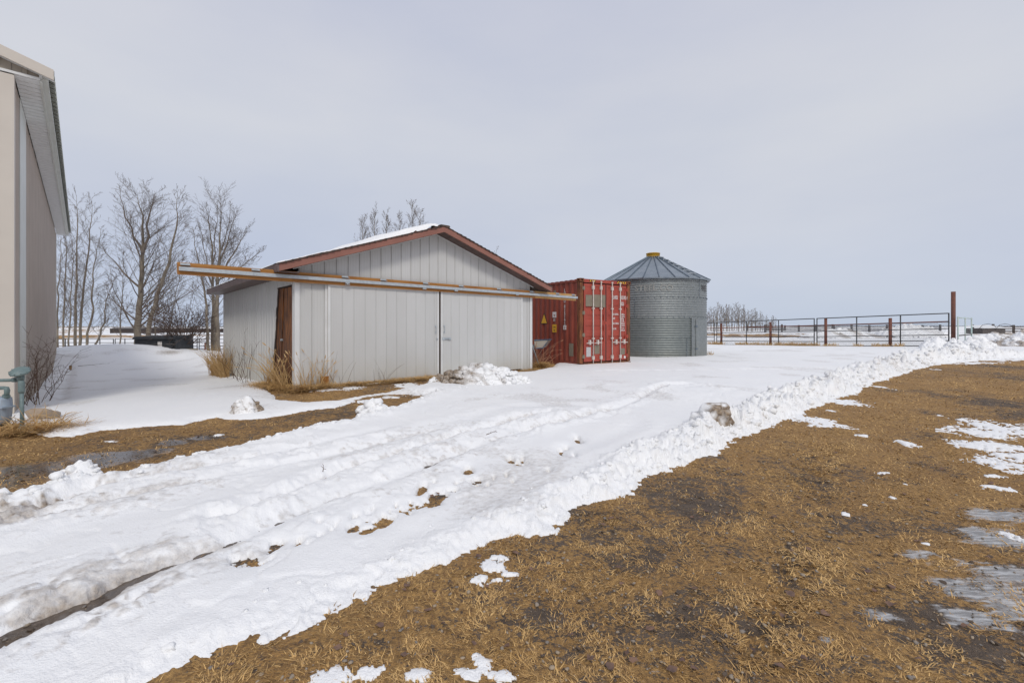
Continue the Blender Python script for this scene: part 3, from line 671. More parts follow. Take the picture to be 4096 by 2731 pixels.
def heap(name, c, sx, sy, h, n, smin, smax, label, cat, dirt=0.0, dirtside=0.0, group=None, seed=1, dirtn=.0):
    """a heap of snow: mound surface with clods pressed into it, one mesh"""
    g = np.random.default_rng(seed); m_ = 90
    u = np.linspace(-1.25, 1.25, m_); UX, UY = np.meshgrid(u, u); UX = UX.ravel(); UY = UY.ravel()
    wx = c[0]+UX*sx; wy = c[1]+UY*sy
    rr = np.sqrt(UX**2+UY**2)+.22*fbm(wx*1.3, wy*1.3, 1.2/max(sx, .4), 3, seed+60)
    cc, ci = cells(wx, wy, 2.2/max(min(sx, 1.2), .35), seed)
    prof = np.clip(1-rr, -.3, 1)
    z = h*(np.sign(prof)*np.abs(prof)**.75*(.75+.35*(1-cc)*(.5+ci)))+h*.10*fbm(wx, wy, 5, 3, seed+3)*(prof > 0)-.02
    zb = zbase(wx, wy)
    i = np.arange(m_-1)[:, None]*m_; j = np.arange(m_-1)[None]
    Qd = np.stack([(i+j).ravel(), (i+j+1).ravel(), (i+m_+j+1).ravel(), (i+m_+j).ravel()], 1)
    V = np.stack([wx, wy, zb+z+.05], 1); tri = np.concatenate([Qd[:, [0, 1, 2]], Qd[:, [0, 2, 3]]])
    tri = tri[(z[tri] > -.07).all(1)]
    a = g.random(n)*2*math.pi; r_ = np.sqrt(g.random(n))*1.0
    px, py = c[0]+r_*np.cos(a)*sx, c[1]+r_*np.sin(a)*sy
    zz = h*np.clip(1-r_, 0, 1)**.75*.85
    s0 = smin+(smax-smin)*g.random(n)**2.2*(1.1-.6*r_)
    V2, F2 = scatter_lumps(np.stack([px, py, zbase(px, py)+zz+.04], 1), s0, CL2, I2[1], .85)
    VV = np.concatenate([V, V2]); FF = np.concatenate([tri, F2+len(V)])
    me = mesh_np(name, VV, FF, m_snow)
    dd = dirt*sst(-.1, .35, fbm(VV[:, 0]+VV[:, 2], VV[:, 1]-VV[:, 2], 2.2/max(sx*.5, .3), 3, seed+8)+dirtn)
    if dirtside: dd = np.maximum(dd, sst(.15, -.6, (VV[:, 0]-c[0])/sx+.5*fbm(VV[:, 0], VV[:, 2]*3, 5, 3, seed+2))*dirtside)
    fattr(me, 'dirt', dd)
    return tag(link(name, me), label, cat, group)
heap('snow_pile', (-.66, 10.35), 1.15, .75, .46, 230, .03, .17, 'chunky snow heap with muddy left side in front of the right sliding door', 'snow pile', .5, .95, seed=4, dirtn=-.2)
heap('snow_pile', (-1.65, 10.2), .30, .22, .16, 30, .02, .07, 'small muddy clump of snow at the left foot of the big snow heap', 'snow pile', 1.0, .0, seed=9, dirtn=.3)
g_ = G(968, 1662); heap('snow_pile', (g_.x, g_.y+.12), .24, .2, .24, 40, .02, .07, 'small snow heap with a muddy middle at the thawed strip left of the side door', 'snow pile', 1.0, 0, seed=11, dirtn=.1)
g_ = G(1498, 1660); heap('snow_pile', (g_.x, g_.y+.1), .28, .22, .20, 25, .03, .1, 'rounded white snow lump at the edge of thawed ground before the left sliding door', 'snow pile', .1, 0, seed=14)
g_ = G(1860, 1590); 
g_ = G(300, 1920); heap('snow_pile', (g_.x, g_.y+.05), .17, .12, .13, 22, .02, .06, 'small crumbly snow lump on the berm beside the puddle at left', 'snow pile', .2, 0, seed=17)
# dirty round chunk in the bank
g_ = G(2870, 1735)
def chunk(name, c, s, label, sq, dirtf, seed):
    V = lumps((I3[0], I3[1]), seed+1, .55, 1.7)[seed].copy()
    V = V*np.array(sq)*s+np.array(c); me = mesh_np(name, V, I3[1], m_snow)
    L_ = (V-np.array(c))/s
    fattr(me, 'dirt', np.clip(1.6*dirtf*sst(-.55, -.05, fbm(L_[:, 0]*2+3+seed, L_[:, 2]*2+L_[:, 1], 1.4, 4, 70+seed))*sst(-.95, -.35, L_[:, 0])*sst(.9, -.1, L_[:, 1]), 0, 1))
    return tag(link(name, me), label, 'snow chunk')
chunk('snow_chunk', (g_.x+.03, g_.y+.10, g_.z+.20), .20, 'big round chunk of snow caked with mud, lying on the ploughed bank', (1.0, .75, 1.0), 1.0, 1)
chunk('snow_chunk', (g_.x-.17, g_.y+.13, g_.z+.15), .14, 'clean white chunk of snow leaning on the muddy chunk on the bank', (.9, .8, .95), .15, 2)
# far heaps
def fheap(px, py, Yd, w, h, dirt, label, seed, sy=None):
    X_ = (px-CX)/F*Yd
    return heap('snow_pile', (X_, Yd), w, sy or w*.8, h, 60, .05, .25*min(1, w), label, 'snow pile', dirt, seed=seed, dirtn=.1)
fheap(3985, 1350, 27.5, 2.1, .95, .75, 'grey dirty snow pile right of the green wire gate, nearer the gate', 21, 1.5)
fheap(4110, 1350, 26, 1.7, 1.15, .8, 'grey dirty snow pile at the right end of the yard, highest of the dirty piles', 23, 1.5)
fheap(3905, 1380, 21.6, .75, .6, .2, 'white rounded snow mound at the foot of the green wire gate', 25, .7)
fheap(3740, 1375, 21.6, .62, .62, .1, 'white pointed snow mound before the last black gate panel', 27, .6)
fheap(3820, 1375, 20.9, .5, .55, .1, 'white pointed snow mound at the foot of the tall rusty post', 29, .5)
fheap(3360, 1330, 52, 4.5, 1.15, .7, 'long snow pile speckled with dirt behind the middle of the wire fence', 31, 2)
fheap(3640, 1330, 55, 4.2, 1.7, .3, 'clean cone of piled snow behind the right end of the wire fence', 33, 3)

# ------------------------------------------------------------------ garage
def LZ(z): return EYE+GK*(z-EYE)
gar = empty('garage', (GA.x, GA.y, 0), math.atan2(GE.y, GE.x), 'low white metal clad garage with brown gable roof and two sliding doors', 'garage')
k = GK
GW, GD = 7.55*k, 9.0*k
APZ, EVZ = 4.02, 2.60           # underside of the roof at the apex and soffit height (scaled by LZ below)
SL = .336
def rake(t):                      # underside of the sloping roof over the front wall, t in metres
    return LZ(APZ)-abs(t-GW/2)*SL
NB = [(0, 0), (.05, .0), (.07, .004), (.09, 0), (.155, 0), (.175, .004), (.195, 0), (.27, 0), (.285, .014), (.30, .016)]
def siding(parent, org, du, out, u0, u1, bot, top, wid, m, name='siding_panel', minor=True, back=.012, prof=None):
    """vertical metal siding sheets, each sheet an object, with a raised lap at its edge"""
    prof = prof or ([(0, 0), (.04, 0), (.045, .014), (.075, .014), (.08, 0)]+([(.22, 0), (.25, .002), (.28, 0), (.46, 0), (.49, .002), (.52, 0), (.72, 0), (.75, .002), (.78, 0)] if minor else [])+[(.985, 0)])
    u = u0; first = True; i = 0
    while u < u1-1e-4:
        w = min(wid, u1-u); cols = []
        cuts = [q for q in prof if q[0]*wid <= w+1e-6]
        if cuts[-1][0]*wid < w-1e-3 and w < wid-1e-6: cuts = cuts+[(w/wid, 0)]
        for a, d in cuts:
            uu = u+a*wid; zb_, zt = bot(uu), top(uu)
            cols.append((uu, d, zb_, zt))
        mb = MB(); ok = False
        for a, b_ in zip(cols[:-1], cols[1:]):
            if a[3]-a[2] <= 0.003 and b_[3]-b_[2] <= 0.003: continue
            ok = True
            def P3(c, z, dd=0): return (org[0]+du[0]*c[0]+out[0]*(c[1]+dd), org[1]+du[1]*c[0]+out[1]*(c[1]+dd), z)
            az0, az1 = a[2], max(a[3], a[2]); bz0, bz1 = b_[2], max(b_[3], b_[2])
            mb.hexa([P3(a, az0, -back), P3(b_, bz0, -back), P3(b_, bz0), P3(a, az0)], [P3(a, az1, -back), P3(b_, bz1, -back), P3(b_, bz1), P3(a, az1)])
        if ok: mb.build(name, m, parent)
        u += wid; i += 1
FZ = LZ(-.30)                       # foot of the walls, in the ground
DTOP, DBOT = LZ(2.40), LZ(-.03)
# inner shell
sh = MB(); zE = LZ(EVZ)+.0
sh.hexa([(.05, .06, FZ), (GW-.05, .06, FZ), (GW-.05, GD-.05, FZ), (.05, GD-.05, FZ)], [(.05, .06, zE-.02), (GW-.05, .06, zE-.02), (GW-.05, GD-.05, zE-.02), (.05, GD-.05, zE-.02)])
sh.build('wall_core', m_dark, gar)
sh = MB(); zr = rake(.05)-.02
for yy in (.05, GD-.1):
    sh.hexa([(.05, yy, zE-.018), (GW-.05, yy, zE-.018), (GW-.05, yy+.04, zE-.018), (.05, yy+.04, zE-.018)][0:4],
            [(.05, yy, zE), (GW-.05, yy, zE), (GW-.05, yy+.04, zE), (.05, yy+.04, zE)])
    sh.hexa([(.3, yy+.001, zE+.002), (GW/2, yy+.001, LZ(APZ)-.08), (GW-.3, yy+.001, zE+.002)], [(.3, yy+.039, zE+.002), (GW/2, yy+.039, LZ(APZ)-.08), (GW-.3, yy+.039, zE+.002)])
sh.build('gable_core', m_dark, gar)
PW = .29*k
siding(gar, (0, 0), (1, 0), (0, -1), .06, .70*k, lambda u: FZ, lambda u: LZ(2.50), PW, m_white)
siding(gar, (0, 0), (1, 0), (0, -1), 7.05*k, GW-.05, lambda u: FZ, lambda u: LZ(2.50), PW, m_white)
siding(gar, (0, 0), (1, 0), (0, -1), .06, GW-.06, lambda u: LZ(2.50)+.004, lambda u: rake(u)-.004, PW, m_white, 'gable_siding_panel')
# side wall with the crooked door opening
def sbot(s):
    s = s/k
    if s < .20: return FZ
    if s < 1.44: return LZ(2.335)+.03
    if s < 2.0: return LZ(2.335-(s-1.435)*(2.42/.565))
    return FZ
siding(gar, (0, 0), (0, 1), (-1, 0), .05, GD, sbot, lambda s: LZ(EVZ)-.004, PW, m_white, prof=[(0, 0), (.06, 0), (.14, .030), (.30, .030), (.38, 0), (.56, 0), (.62, .018), (.74, .018), (.80, 0), (.95, 0)])
siding(gar, (GW, 0), (0, 1), (1, 0), .05, GD, lambda u: FZ, lambda s: LZ(EVZ)-.004, PW, m_white, minor=False)
siding(gar, (0, GD), (1, 0), (0, 1), .0, GW, lambda u: FZ, lambda u: rake(u)-.01, PW*2, m_white, minor=False)
# corner trims
MB().box(-.022, .075, -.022, -.012+.0, FZ, LZ(2.5)).box(-.022, -.012, -.0119, .10, FZ, LZ(2.5)).build('corner_trim', m_whitetrim, gar)
MB().box(GW-.075, GW+.022, -.022, -.012, FZ, LZ(2.5)).box(GW+.012, GW+.022, -.0119, .10, FZ, LZ(2.5)).build('corner_trim', m_whitetrim, gar)
MB().box(.66*k, .70*k+.012, -.03, -.0125, FZ, LZ(2.41)).build('edge_trim', m_whitetrim, gar)
MB().box(.705*k, .74*k, -.028, .02, FZ, LZ(2.41)).build('door_post', m_lumber2, gar)
MB().box(.55*k, .72*k, -.10, -.035, LZ(-.2), LZ(.19)).build('wood_block', m_lumber, gar)
# screws in two rows on the side wall
mb = MB()
for z in (1.93, 1.14):
    for i in range(62):
        s = .05+i*PW*.5+.27*PW*.5
        if s > GD or sbot(s) > LZ(z)-.03: continue
        mb.tube([(-.012, s, LZ(z)), (-.017, s, LZ(z))], .008, 6)
mb.build('screw_row', m_galv, gar)
# side door: recess with jamb boards and a leaning slab
j = MB(); j.box(.046, .05, .16*k, 2.05*k, FZ, LZ(2.335)); j.build('door_recess', m_dark, gar)
MB().box(-.008, .04, .17*k, .235*k, FZ, LZ(2.335)).build('door_jamb', m_darkwood, gar)
MB().hexa([(-.006, 1.93*k, FZ), (.04, 1.93*k, FZ), (.04, 2.08*k, FZ), (-.006, 2.08*k, FZ)], [(-.006, 1.36*k, LZ(2.335)), (.04, 1.36*k, LZ(2.335)), (.04, 1.47*k, LZ(2.335)), (-.006, 1.47*k, LZ(2.335))]).build('door_jamb', m_darkwood, gar)
MB().box(-.012, .04, .17*k, 1.50*k, LZ(2.335)+.002, LZ(2.335)+.028).build('door_head', m_darkwood, gar)
dr = MB().hexa([(.022, .24*k, FZ), (.034, .24*k, FZ), (.034, 1.30*k, FZ), (.022, 1.30*k, FZ)], [(.022, .24*k, LZ(2.33)), (.034, .24*k, LZ(2.33)), (.034, 1.0*k, LZ(2.33)), (.022, 1.0*k, LZ(2.33))]).build('door', m_doorwood, gar)
for a0, a1, b0, b1 in ((1.33, 1.52, 1.03, 1.14), (1.56, 1.72, 1.17, 1.26), (1.75, 1.91, 1.28, 1.355)):
    MB().hexa([(.008, a0*k, FZ), (.034, a0*k, FZ), (.034, a1*k, FZ), (.008, a1*k, FZ)], [(.008, b0*k, LZ(2.33)), (.034, b0*k, LZ(2.33)), (.034, b1*k, LZ(2.33)), (.008, b1*k, LZ(2.33))]).build('jamb_board', m_doorwood, gar)
kn = MB(); kn.lathe([(0, .045), (.02, .045), (.028, .033), (.024, .02), (.012, .014), (.012, 0), (.03, 0)], 14)
ko = kn.build('door_knob', m_galv, dr, True); ko.location = (.016, 1.12*k, LZ(1.05)); ko.rotation_euler = (0, R(-90), 0)
# sliding doors
def sliding(t0, t1, name, hside):
    d = MB().box(t0+.0, t1, -.050, -.032, DBOT, DTOP).build(name, m_white, gar)
    siding(d, (0, -.062), (1, 0), (0, -1), t0+.05, t1-.05, lambda u: DBOT+.004, lambda u: DTOP-.045, PW, m_white, 'door_panel', True, .011,
           prof=[(0, 0), (.05, 0), (.06, .004), (.09, .004), (.10, 0), (.26, 0), (.275, .001), (.29, 0), (.5, 0), (.515, .001), (.53, 0), (.74, 0), (.755, .001), (.77, 0), (.985, 0)])
    MB().box(t0, t0+.048, -.075, -.0505, DBOT, DTOP).build('edge_trim', m_whitetrim, d)
    MB().box(t1-.048, t1, -.075, -.0505, DBOT, DTOP).build('edge_trim', m_whitetrim, d)
    MB().box(t0+.0485, t1-.0485, -.077, -.0505, DTOP-.042, DTOP+.004).build('top_trim', m_whitetrim, d)
    hx = t1-.095 if hside else t0+.095
    zc = LZ(1.30)
    h = MB().tube([(hx, -.072, zc-.07), (hx, -.10, zc-.055), (hx, -.10, zc+.055), (hx, -.072, zc+.07)], .008, 8)
    h.box(hx-.022, hx+.022, -.076, -.0705, zc-.10, zc-.062).box(hx-.022, hx+.022, -.076, -.0705, zc+.062, zc+.10)
    h.build('handle', m_galv, d)
    return d
dl = sliding(.715*k, 3.825*k, 'sliding_door', True)
drr = sliding(3.895*k, 7.07*k, 'sliding_door', False)
x0 = 3.895*k
MB().box(x0+.03, x0+.085, -.083, -.0775, LZ(.99), LZ(1.07)).box(x0+.085, x0+.30, -.083, -.0775, LZ(1.0), LZ(1.06)).tube([(x0+.10, -.088, LZ(1.04)), (x0+.2, -.1, LZ(1.025)), (x0+.27, -.096, LZ(1.0))], .009, 6).build('latch', m_galv, drr)
MB().box(3.78*k-.035, 3.78*k, -.088, -.0775, LZ(1.0), LZ(1.05)).build('latch_catch', m_galv, dl)
MB().box(3.826*k+.001, 3.894*k-.001, -.045, -.0125, DBOT, DTOP).build('door_gap_board', m_darkwood, gar)
siding(gar, (0, 0), (1, 0), (0, -1), .75*k, 7.04*k, lambda u: FZ, lambda u: LZ(2.50), .9, m_darkwood, 'inner_wall_board', False)
# fascia, soffit, roof
OV, OS = .453*k, .46*k
def slab(t0, t1, y0, y1, zt0, zt1, th, name, m, parent=gar):
    return MB().hexa([(t0, y0, zt0-th), (t1, y0, zt1-th), (t1, y1, zt1-th), (t0, y1, zt0-th)], [(t0, y0, zt0), (t1, y0, zt1), (t1, y1, zt1), (t0, y1, zt0)]).build(name, m, parent)
tl, tr = -OS, GW+.52*k; mid = GW/2
zmid = rake(mid)+.008; FH = .165
roof = MB()
for a, b_ in ((tl, mid), (mid, tr)):
    za, zb2 = rake(a)+.03, rake(b_)+.03
    roof.hexa([(a, -OV+.03, za), (b_, -OV+.03, zb2), (b_, GD+OV, zb2), (a, GD+OV, za)], [(a, -OV+.03, za+.10), (b_, -OV+.03, zb2+.10), (b_, GD+OV, zb2+.10), (a, GD+OV, za+.10)])
roof = roof.build('roof', m_shingle, gar)
for a, b_ in ((tl, mid-.001), (mid+.001, tr)):
    za, zb2 = rake(a)-.005, rake(b_)-.005
    MB().hexa([(a, -OV-.01, za), (b_, -OV-.01, zb2), (b_, -OV+.028, zb2), (a, -OV+.028, za)], [(a, -OV-.01, za+FH), (b_, -OV-.01, zb2+FH), (b_, -OV+.028, zb2+FH), (a, -OV+.028, za+FH)]).build('fascia_board', m_fascia, gar)
# side eave fascias and boxed soffits
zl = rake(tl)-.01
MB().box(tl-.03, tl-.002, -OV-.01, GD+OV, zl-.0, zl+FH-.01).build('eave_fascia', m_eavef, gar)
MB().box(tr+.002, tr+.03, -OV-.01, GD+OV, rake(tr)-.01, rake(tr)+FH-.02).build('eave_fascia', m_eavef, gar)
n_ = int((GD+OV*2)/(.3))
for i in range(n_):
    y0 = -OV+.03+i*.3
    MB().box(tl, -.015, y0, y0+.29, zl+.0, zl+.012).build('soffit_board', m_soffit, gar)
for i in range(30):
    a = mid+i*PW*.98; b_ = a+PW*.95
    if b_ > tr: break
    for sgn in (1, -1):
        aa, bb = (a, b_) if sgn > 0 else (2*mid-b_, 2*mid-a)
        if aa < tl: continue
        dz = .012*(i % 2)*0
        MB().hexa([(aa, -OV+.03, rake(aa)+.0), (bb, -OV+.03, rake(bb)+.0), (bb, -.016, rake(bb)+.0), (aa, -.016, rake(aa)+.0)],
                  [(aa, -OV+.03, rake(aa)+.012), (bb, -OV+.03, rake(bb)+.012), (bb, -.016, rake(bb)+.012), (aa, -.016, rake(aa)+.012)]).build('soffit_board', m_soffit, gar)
for a, b_ in ((tl+.4*k, mid), (mid, tr-.45*k)):
    MB().hexa([(a, -.034, rake(a)-.028), (b_, -.034, rake(b_)-.028), (b_, -.0165, rake(b_)-.028), (a, -.0165, rake(a)-.028)],
              [(a, -.034, rake(a)-.003), (b_, -.034, rake(b_)-.003), (b_, -.0165, rake(b_)-.003), (a, -.0165, rake(a)-.003)]).build('rake_trim', m_whitetrim, gar)
# shingle courses, each overlapping the one below, ragged at the rake
for sgn in (1, -1):
    half = (tr-mid) if sgn > 0 else (mid-tl)
    nC = int(half/.125)
    for i in range(nC):
        d0 = half+.03-i*(half+.03)/nC; d1 = d0-(half+.03)/nC-.03
        d1 = max(d1, 0); y0 = -OV-.03+random.uniform(-.012, .016)
        ta, tb = mid+sgn*d0, mid+sgn*d1
        za, zb2 = rake(mid+d0)+.158, rake(mid+d1)+.135
        q = [(ta, y0, za-.016), (tb, y0, zb2-.016), (tb, GD+OV+.03, zb2-.016), (ta, GD+OV+.03, za-.016)]
        if sgn < 0: q = q[::-1]
        MB().hexa(q, [(a[0], a[1], a[2]+.018+random.uniform(0, .006)) for a in q]).build('shingle_course', m_shingle, roof)
zr_ = rake(mid)+.125
MB().hexa([(mid-.15, -OV-.035, zr_), (mid+.15, -OV-.035, zr_), (mid+.15, GD+OV, zr_), (mid-.15, GD+OV, zr_)], [(mid-.12, -OV-.035, zr_+.035), (mid+.12, -OV-.035, zr_+.035), (mid+.12, GD+OV, zr_+.035), (mid-.12, GD+OV, zr_+.035)]).build('ridge_cap', m_shingle, roof)
# snow lying on the left slope
nu, nv = 80, 160
U, Vv = np.meshgrid(np.linspace(0, 1, nu), np.linspace(0, 1, nv)); U = U.ravel(); Vv = Vv.ravel()
tt = tl-.01+U*(mid-tl-.12); yy = -OV+.05+Vv*(GD+2*OV-.1)
e = np.minimum.reduce([U/.015, (1-U)/.06, Vv/.015, (1-Vv)/.02]); e = np.clip(e+.5*fbm(tt, yy, 4, 3, 80)*(e < 1), 0, 1)
th = (.03+.13*sst(.1, .7, U)*sst(.0, .35, Vv+.25*U)+.05*fbm(tt, yy, .9, 3, 82)*sst(.1, .5, U)+.02*fbm(tt, yy, 3.3, 3, 84))
zz = np.array([rake(t) for t in tt])+.155+np.maximum(th, .015)*e**.4-.012*(e < .05)
i = np.arange(nv-1)[:, None]*nu; jj = np.arange(nu-1)[None]
Qs = np.stack([(i+jj).ravel(), (i+jj+1).ravel(), (i+nu+jj+1).ravel(), (i+nu+jj).ravel()], 1)
sn = link('roof_snow', mesh_np('roof_snow', np.stack([tt, yy, zz], 1), Qs, m_snow))
sn.matrix_world = Matrix.Translation((GA.x, GA.y, 0)) @ Matrix.Rotation(math.atan2(GE.y, GE.x), 4, 'Z')
tag(sn, 'sheet of snow lying on the left slope of the garage roof', 'snow')

# overhead door track: a thing fixed to the garage
def bz(t): return 2.648-(t/k+2.225)/(11.93)*.086       # top edge, it sags a little to the right
B0, B1 = -2.225*k, 9.705*k
def board(t0, t1, y0, y1, dz0, dz1, name, m):
    o = MB().hexa([(0, y0, 0), (t1-t0, y0, LZ(bz(t1))-LZ(bz(t0))), (t1-t0, y1, LZ(bz(t1))-LZ(bz(t0))), (0, y1, 0)],
                  [(0, y0, dz1-dz0), (t1-t0, y0, LZ(bz(t1))-LZ(bz(t0))+dz1-dz0), (t1-t0, y1, LZ(bz(t1))-LZ(bz(t0))+dz1-dz0), (0, y1, dz1-dz0)]).build(name, m, gar)
    o.location = (t0, 0, LZ(bz(t0))+dz0); return o
HB = .205
for a, b_, m_ in ((B0, -.10*k, m_lumber), (-.10*k+.003, 3.7*k, m_lumber), (3.7*k+.003, 7.6*k, m_lumber), (7.6*k+.003, B1, m_lumber2)):
    board(a, b_, -.125, -.085, -HB, 0, 'track_board', m_)
board(B0, .1*k, -.083, -.045, -HB+.03, .012, 'backing_board', m_lumber2)
for a, b_ in ((B0+.02, -.9*k), (-.9*k+.002, 2.1*k), (2.1*k+.002, 4.6*k+.0), (4.6*k+.002, 7.45*k), (7.45*k+.002, B1+.03)):
    o = board(a, b_, -.175, -.128, -.140, -.072, 'track_rail', m_galv)
for t in (-2.1, -.85, 1.1, 2.1, 3.35, 4.55, 6.0, 7.42, 8.7, 9.55):
    t_ = t*k; z = LZ(bz(t_))
    MB().box(t_-.07, t_+.07, -.199, -.1262, z-.044, z-.036).box(t_-.07, t_+.07, -.1295, -.1262, z-.0355, z-.002).tube([(t_, -.13, z-.018), (t_, -.14, z-.018)], .012, 8).build('rail_bracket', m_galv, gar)
for t in (1.15, 3.3, 4.35, 6.75):
    t_ = t*k; z = LZ(bz(t_))
    MB().box(t_-.045, t_+.045, -.17, -.155, z-.165, z-.136).box(t_-.012, t_+.012, -.168, -.157, DTOP+.005, z-.165).box(t_-.05, t_+.05, -.168, -.06, DTOP+.0045, DTOP+.014).build('trolley_hanger', m_galv, gar)

# ------------------------------------------------------------------ tan metal building at left
bdir = Vector((-.6875, .726)); bfr = Vector((.726, .6875))
A0 = Vector((-7.85, 7.14))
tb = empty('metal_building', (A0.x, A0.y, 0), math.atan2(bdir.y, bdir.x), 'tall tan ribbed metal building with grey soffit, cut by the left edge', 'building')
# local x runs along the side wall away from us, local -y points to the yard
BL, BW, EH = 16.9, 12.0, 5.33
MB().box(.06, BL-.06, .05, BW, -.5, EH-.03).build('wall_core', m_dark, tb)
prof = [(0, 0), (.02, 0), (.04, .028), (.07, .028), (.09, 0)]
for q in range(1, 8): prof += [(.09+q*.111-.012, 0), (.09+q*.111+.002, .020), (.09+q*.111+.022, .020), (.09+q*.111+.036, 0)]
prof.append((.985, 0))
siding(tb, (0, 0), (1, 0), (0, -1), .10, .95, lambda u: -.5, lambda u: EH-.005, .9144, m_tan, 'wall_panel', prof=prof)
siding(tb, (0, 0), (1, 0), (0, -1), 2.12, BL-.12, lambda u: -.5, lambda u: EH-.005, .9144, m_tan, 'wall_panel', prof=prof)
MB().box(.955, 2.115, -.028, .0, -.5, EH-.004).build('white_panel', m_offwhite, tb)
MB().box(BL-.12, BL, -.03, .0, -.5, EH-.004).build('corner_trim', m_offwhite, tb)
MB().box(-.03, .10, -.03, -.0, -.5, EH-.004).build('corner_trim', m_beige, tb)
# front (gable) wall, its plane is local x=0, facing -x
def gro(u): return EH+.10+(u+.31)*.30
MB().box(-.045, -.0305, -.030, .215, -.5, EH-.006).build('corner_trim', m_beige, tb)
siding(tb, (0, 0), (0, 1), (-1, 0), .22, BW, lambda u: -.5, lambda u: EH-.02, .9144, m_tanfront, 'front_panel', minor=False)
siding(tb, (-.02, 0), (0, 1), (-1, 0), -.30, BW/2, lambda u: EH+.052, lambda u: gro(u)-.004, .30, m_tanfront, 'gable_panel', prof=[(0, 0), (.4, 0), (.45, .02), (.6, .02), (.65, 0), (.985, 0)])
MB().box(-.06, -.02, -.315, BW/2, EH+.012, EH+.05).build('return_trim', m_whitetrim, tb)
MB().box(-.055, -.021, -.335, -.302, EH+.0505, gro(-.3)+.03).build('end_cap', m_whitetrim, tb)
def pl(x0, x1, u0, u1, dz0, dz1, name, m):
    return MB().hexa([(x0, u0, gro(u0)+dz0), (x1, u0, gro(u0)+dz0), (x1, u1, gro(u1)+dz0), (x0, u1, gro(u1)+dz0)], [(x0, u0, gro(u0)+dz1), (x1, u0, gro(u0)+dz1), (x1, u1, gro(u1)+dz1), (x0, u1, gro(u1)+dz1)]).build(name, m, tb)
pl(-.16, -.12, -.47, BW/2, -.02, .145, 'barge_board', m_beige)
pl(-.1195, -.021, -.47, BW/2, -.003, .012, 'rake_soffit', m_whitetrim)
roofp = pl(-.119, BL+.45, -.46, BW/2, .10, .13, 'roof', m_roofgreen)
MB().hexa([(-.119, BW/2, gro(BW/2)+.1), (BL+.45, BW/2, gro(BW/2)+.1), (BL+.45, BW+.4, EH), (-.119, BW+.4, EH)], [(-.119, BW/2, gro(BW/2)+.13), (BL+.45, BW/2, gro(BW/2)+.13), (BL+.45, BW+.4, EH+.03), (-.119, BW+.4, EH+.03)]).build('roof', m_roofgreen, tb)
for i in range(76):
    xx = -.1+i*.225
    MB().hexa([(xx, -.475, gro(-.475)+.085), (xx+.05, -.475, gro(-.475)+.085), (xx+.05, BW/2, gro(BW/2)+.131), (xx, BW/2, gro(BW/2)+.131)],
              [(xx+.01, -.475, gro(-.475)+.155), (xx+.04, -.475, gro(-.475)+.155), (xx+.04, BW/2, gro(BW/2)+.155), (xx+.01, BW/2, gro(BW/2)+.155)]).build('roof_rib', m_roofgreen, roofp)
nS = 96
for i in range(nS):
    a = -.018+i*(BL+.35)/nS; w = (BL+.35)/nS
    MB().hexa([(a, -.30, EH), (a+w*.86, -.30, EH), (a+w*.86, -.031, EH), (a, -.031, EH)], [(a, -.30, EH+.01), (a+w*.86, -.30, EH+.01), (a+w*.86, -.031, EH+.01), (a, -.031, EH+.01)]).build('soffit_panel', m_softgrey, tb)
MB().box(-.018, BL+.34, -.298, -.031, EH+.0105, EH+.05).build('soffit_backing', m_softgrey, tb)
MB().box(-.02, BL+.35, -.335, -.3015, EH-.012, EH+.13).build('eave_trim', m_offwhite, tb)
MB().box(-.02, BL+.38, -.40, -.336, EH+.045, EH+.115).build('gutter', m_offwhite, tb)

# gas meter at the front corner
gm = empty('gas_meter', (0, 0, 0), 0, 'grey green gas riser with round regulator and blue grey meter at the building corner', 'gas meter')
Yr = 5.95
def PR(px, py, Yd=Yr): return Vector(((px-CX)/F*Yd, Yd, EYE+(HY-py)/F*Yd))
pb = PR(90, 1725); pt = PR(84, 1512)
MB().tube([pb, PR(87, 1560)], .021, 14).build('riser_pipe', m_meterg, gm, True)
MB().tube([PR(87, 1572), PR(86, 1564), PR(86, 1530), PR(84, 1520)], [.026, .033, .033, .028], 14).build('union_fitting', m_meterg, gm, True)
MB().tube([PR(90, 1727), PR(90, 1716), PR(89, 1706), PR(88, 1698)], [.047, .047, .034, .024], 12).build('base_flange', m_meterg, gm, True)
MB().tube([PR(84, 1520), PR(83, 1508), PR(83, 1504)], [.036, .038, .038], 14).build('regulator_neck', m_meterg, gm, True)
rg_ = MB(); c_ = PR(80, 1487)
rg_.lathe([(0, -.055), (.04, -.052), (.085, -.02), (.10, -.008), (.104, 0), (.104, .012), (.095, .018), (.06, .045), (.03, .052), (0, .053)], 28)
ro = rg_.build('regulator', m_meterg, gm, True); ro.location = c_; ro.rotation_euler = (R(28), R(8), 0)
mb = MB()
for i in range(10):
    a = i*.628; mb.tube([(.097*math.cos(a), .097*math.sin(a), -.014), (.097*math.cos(a), .097*math.sin(a), .026)], .006, 6)
mb.build('bolt_ring', m_meterg, ro)
MB().tube([PR(66, 1519), PR(52, 1519)], .03, 12).tube([PR(52, 1520), PR(-60, 1522)], .021, 12).build('inlet_pipe', m_meterg, gm, True)
MB().tube([PR(-60, 1552), PR(16, 1551), PR(27, 1553), PR(29, 1562), PR(27, 1583)], [.024, .024, .028, .03, .026], 12).build('elbow_pipe', m_meterg, gm, True)
MB().tube([PR(27, 1580), PR(24, 1588)], .040, 10).build('pipe_nut', m_meterg, gm)
body = MB(); q = []
prf = [(-.16, 1590), (-.13, 1587), (0, 1588), (.055, 1591), (.062, 1600), (.066, 1622), (.07, 1624), (.07, 1632), (.062, 1636), (.058, 1660), (.04, 1685), (0, 1700), (-.16, 1702)]
c0 = PR(12, 1640)
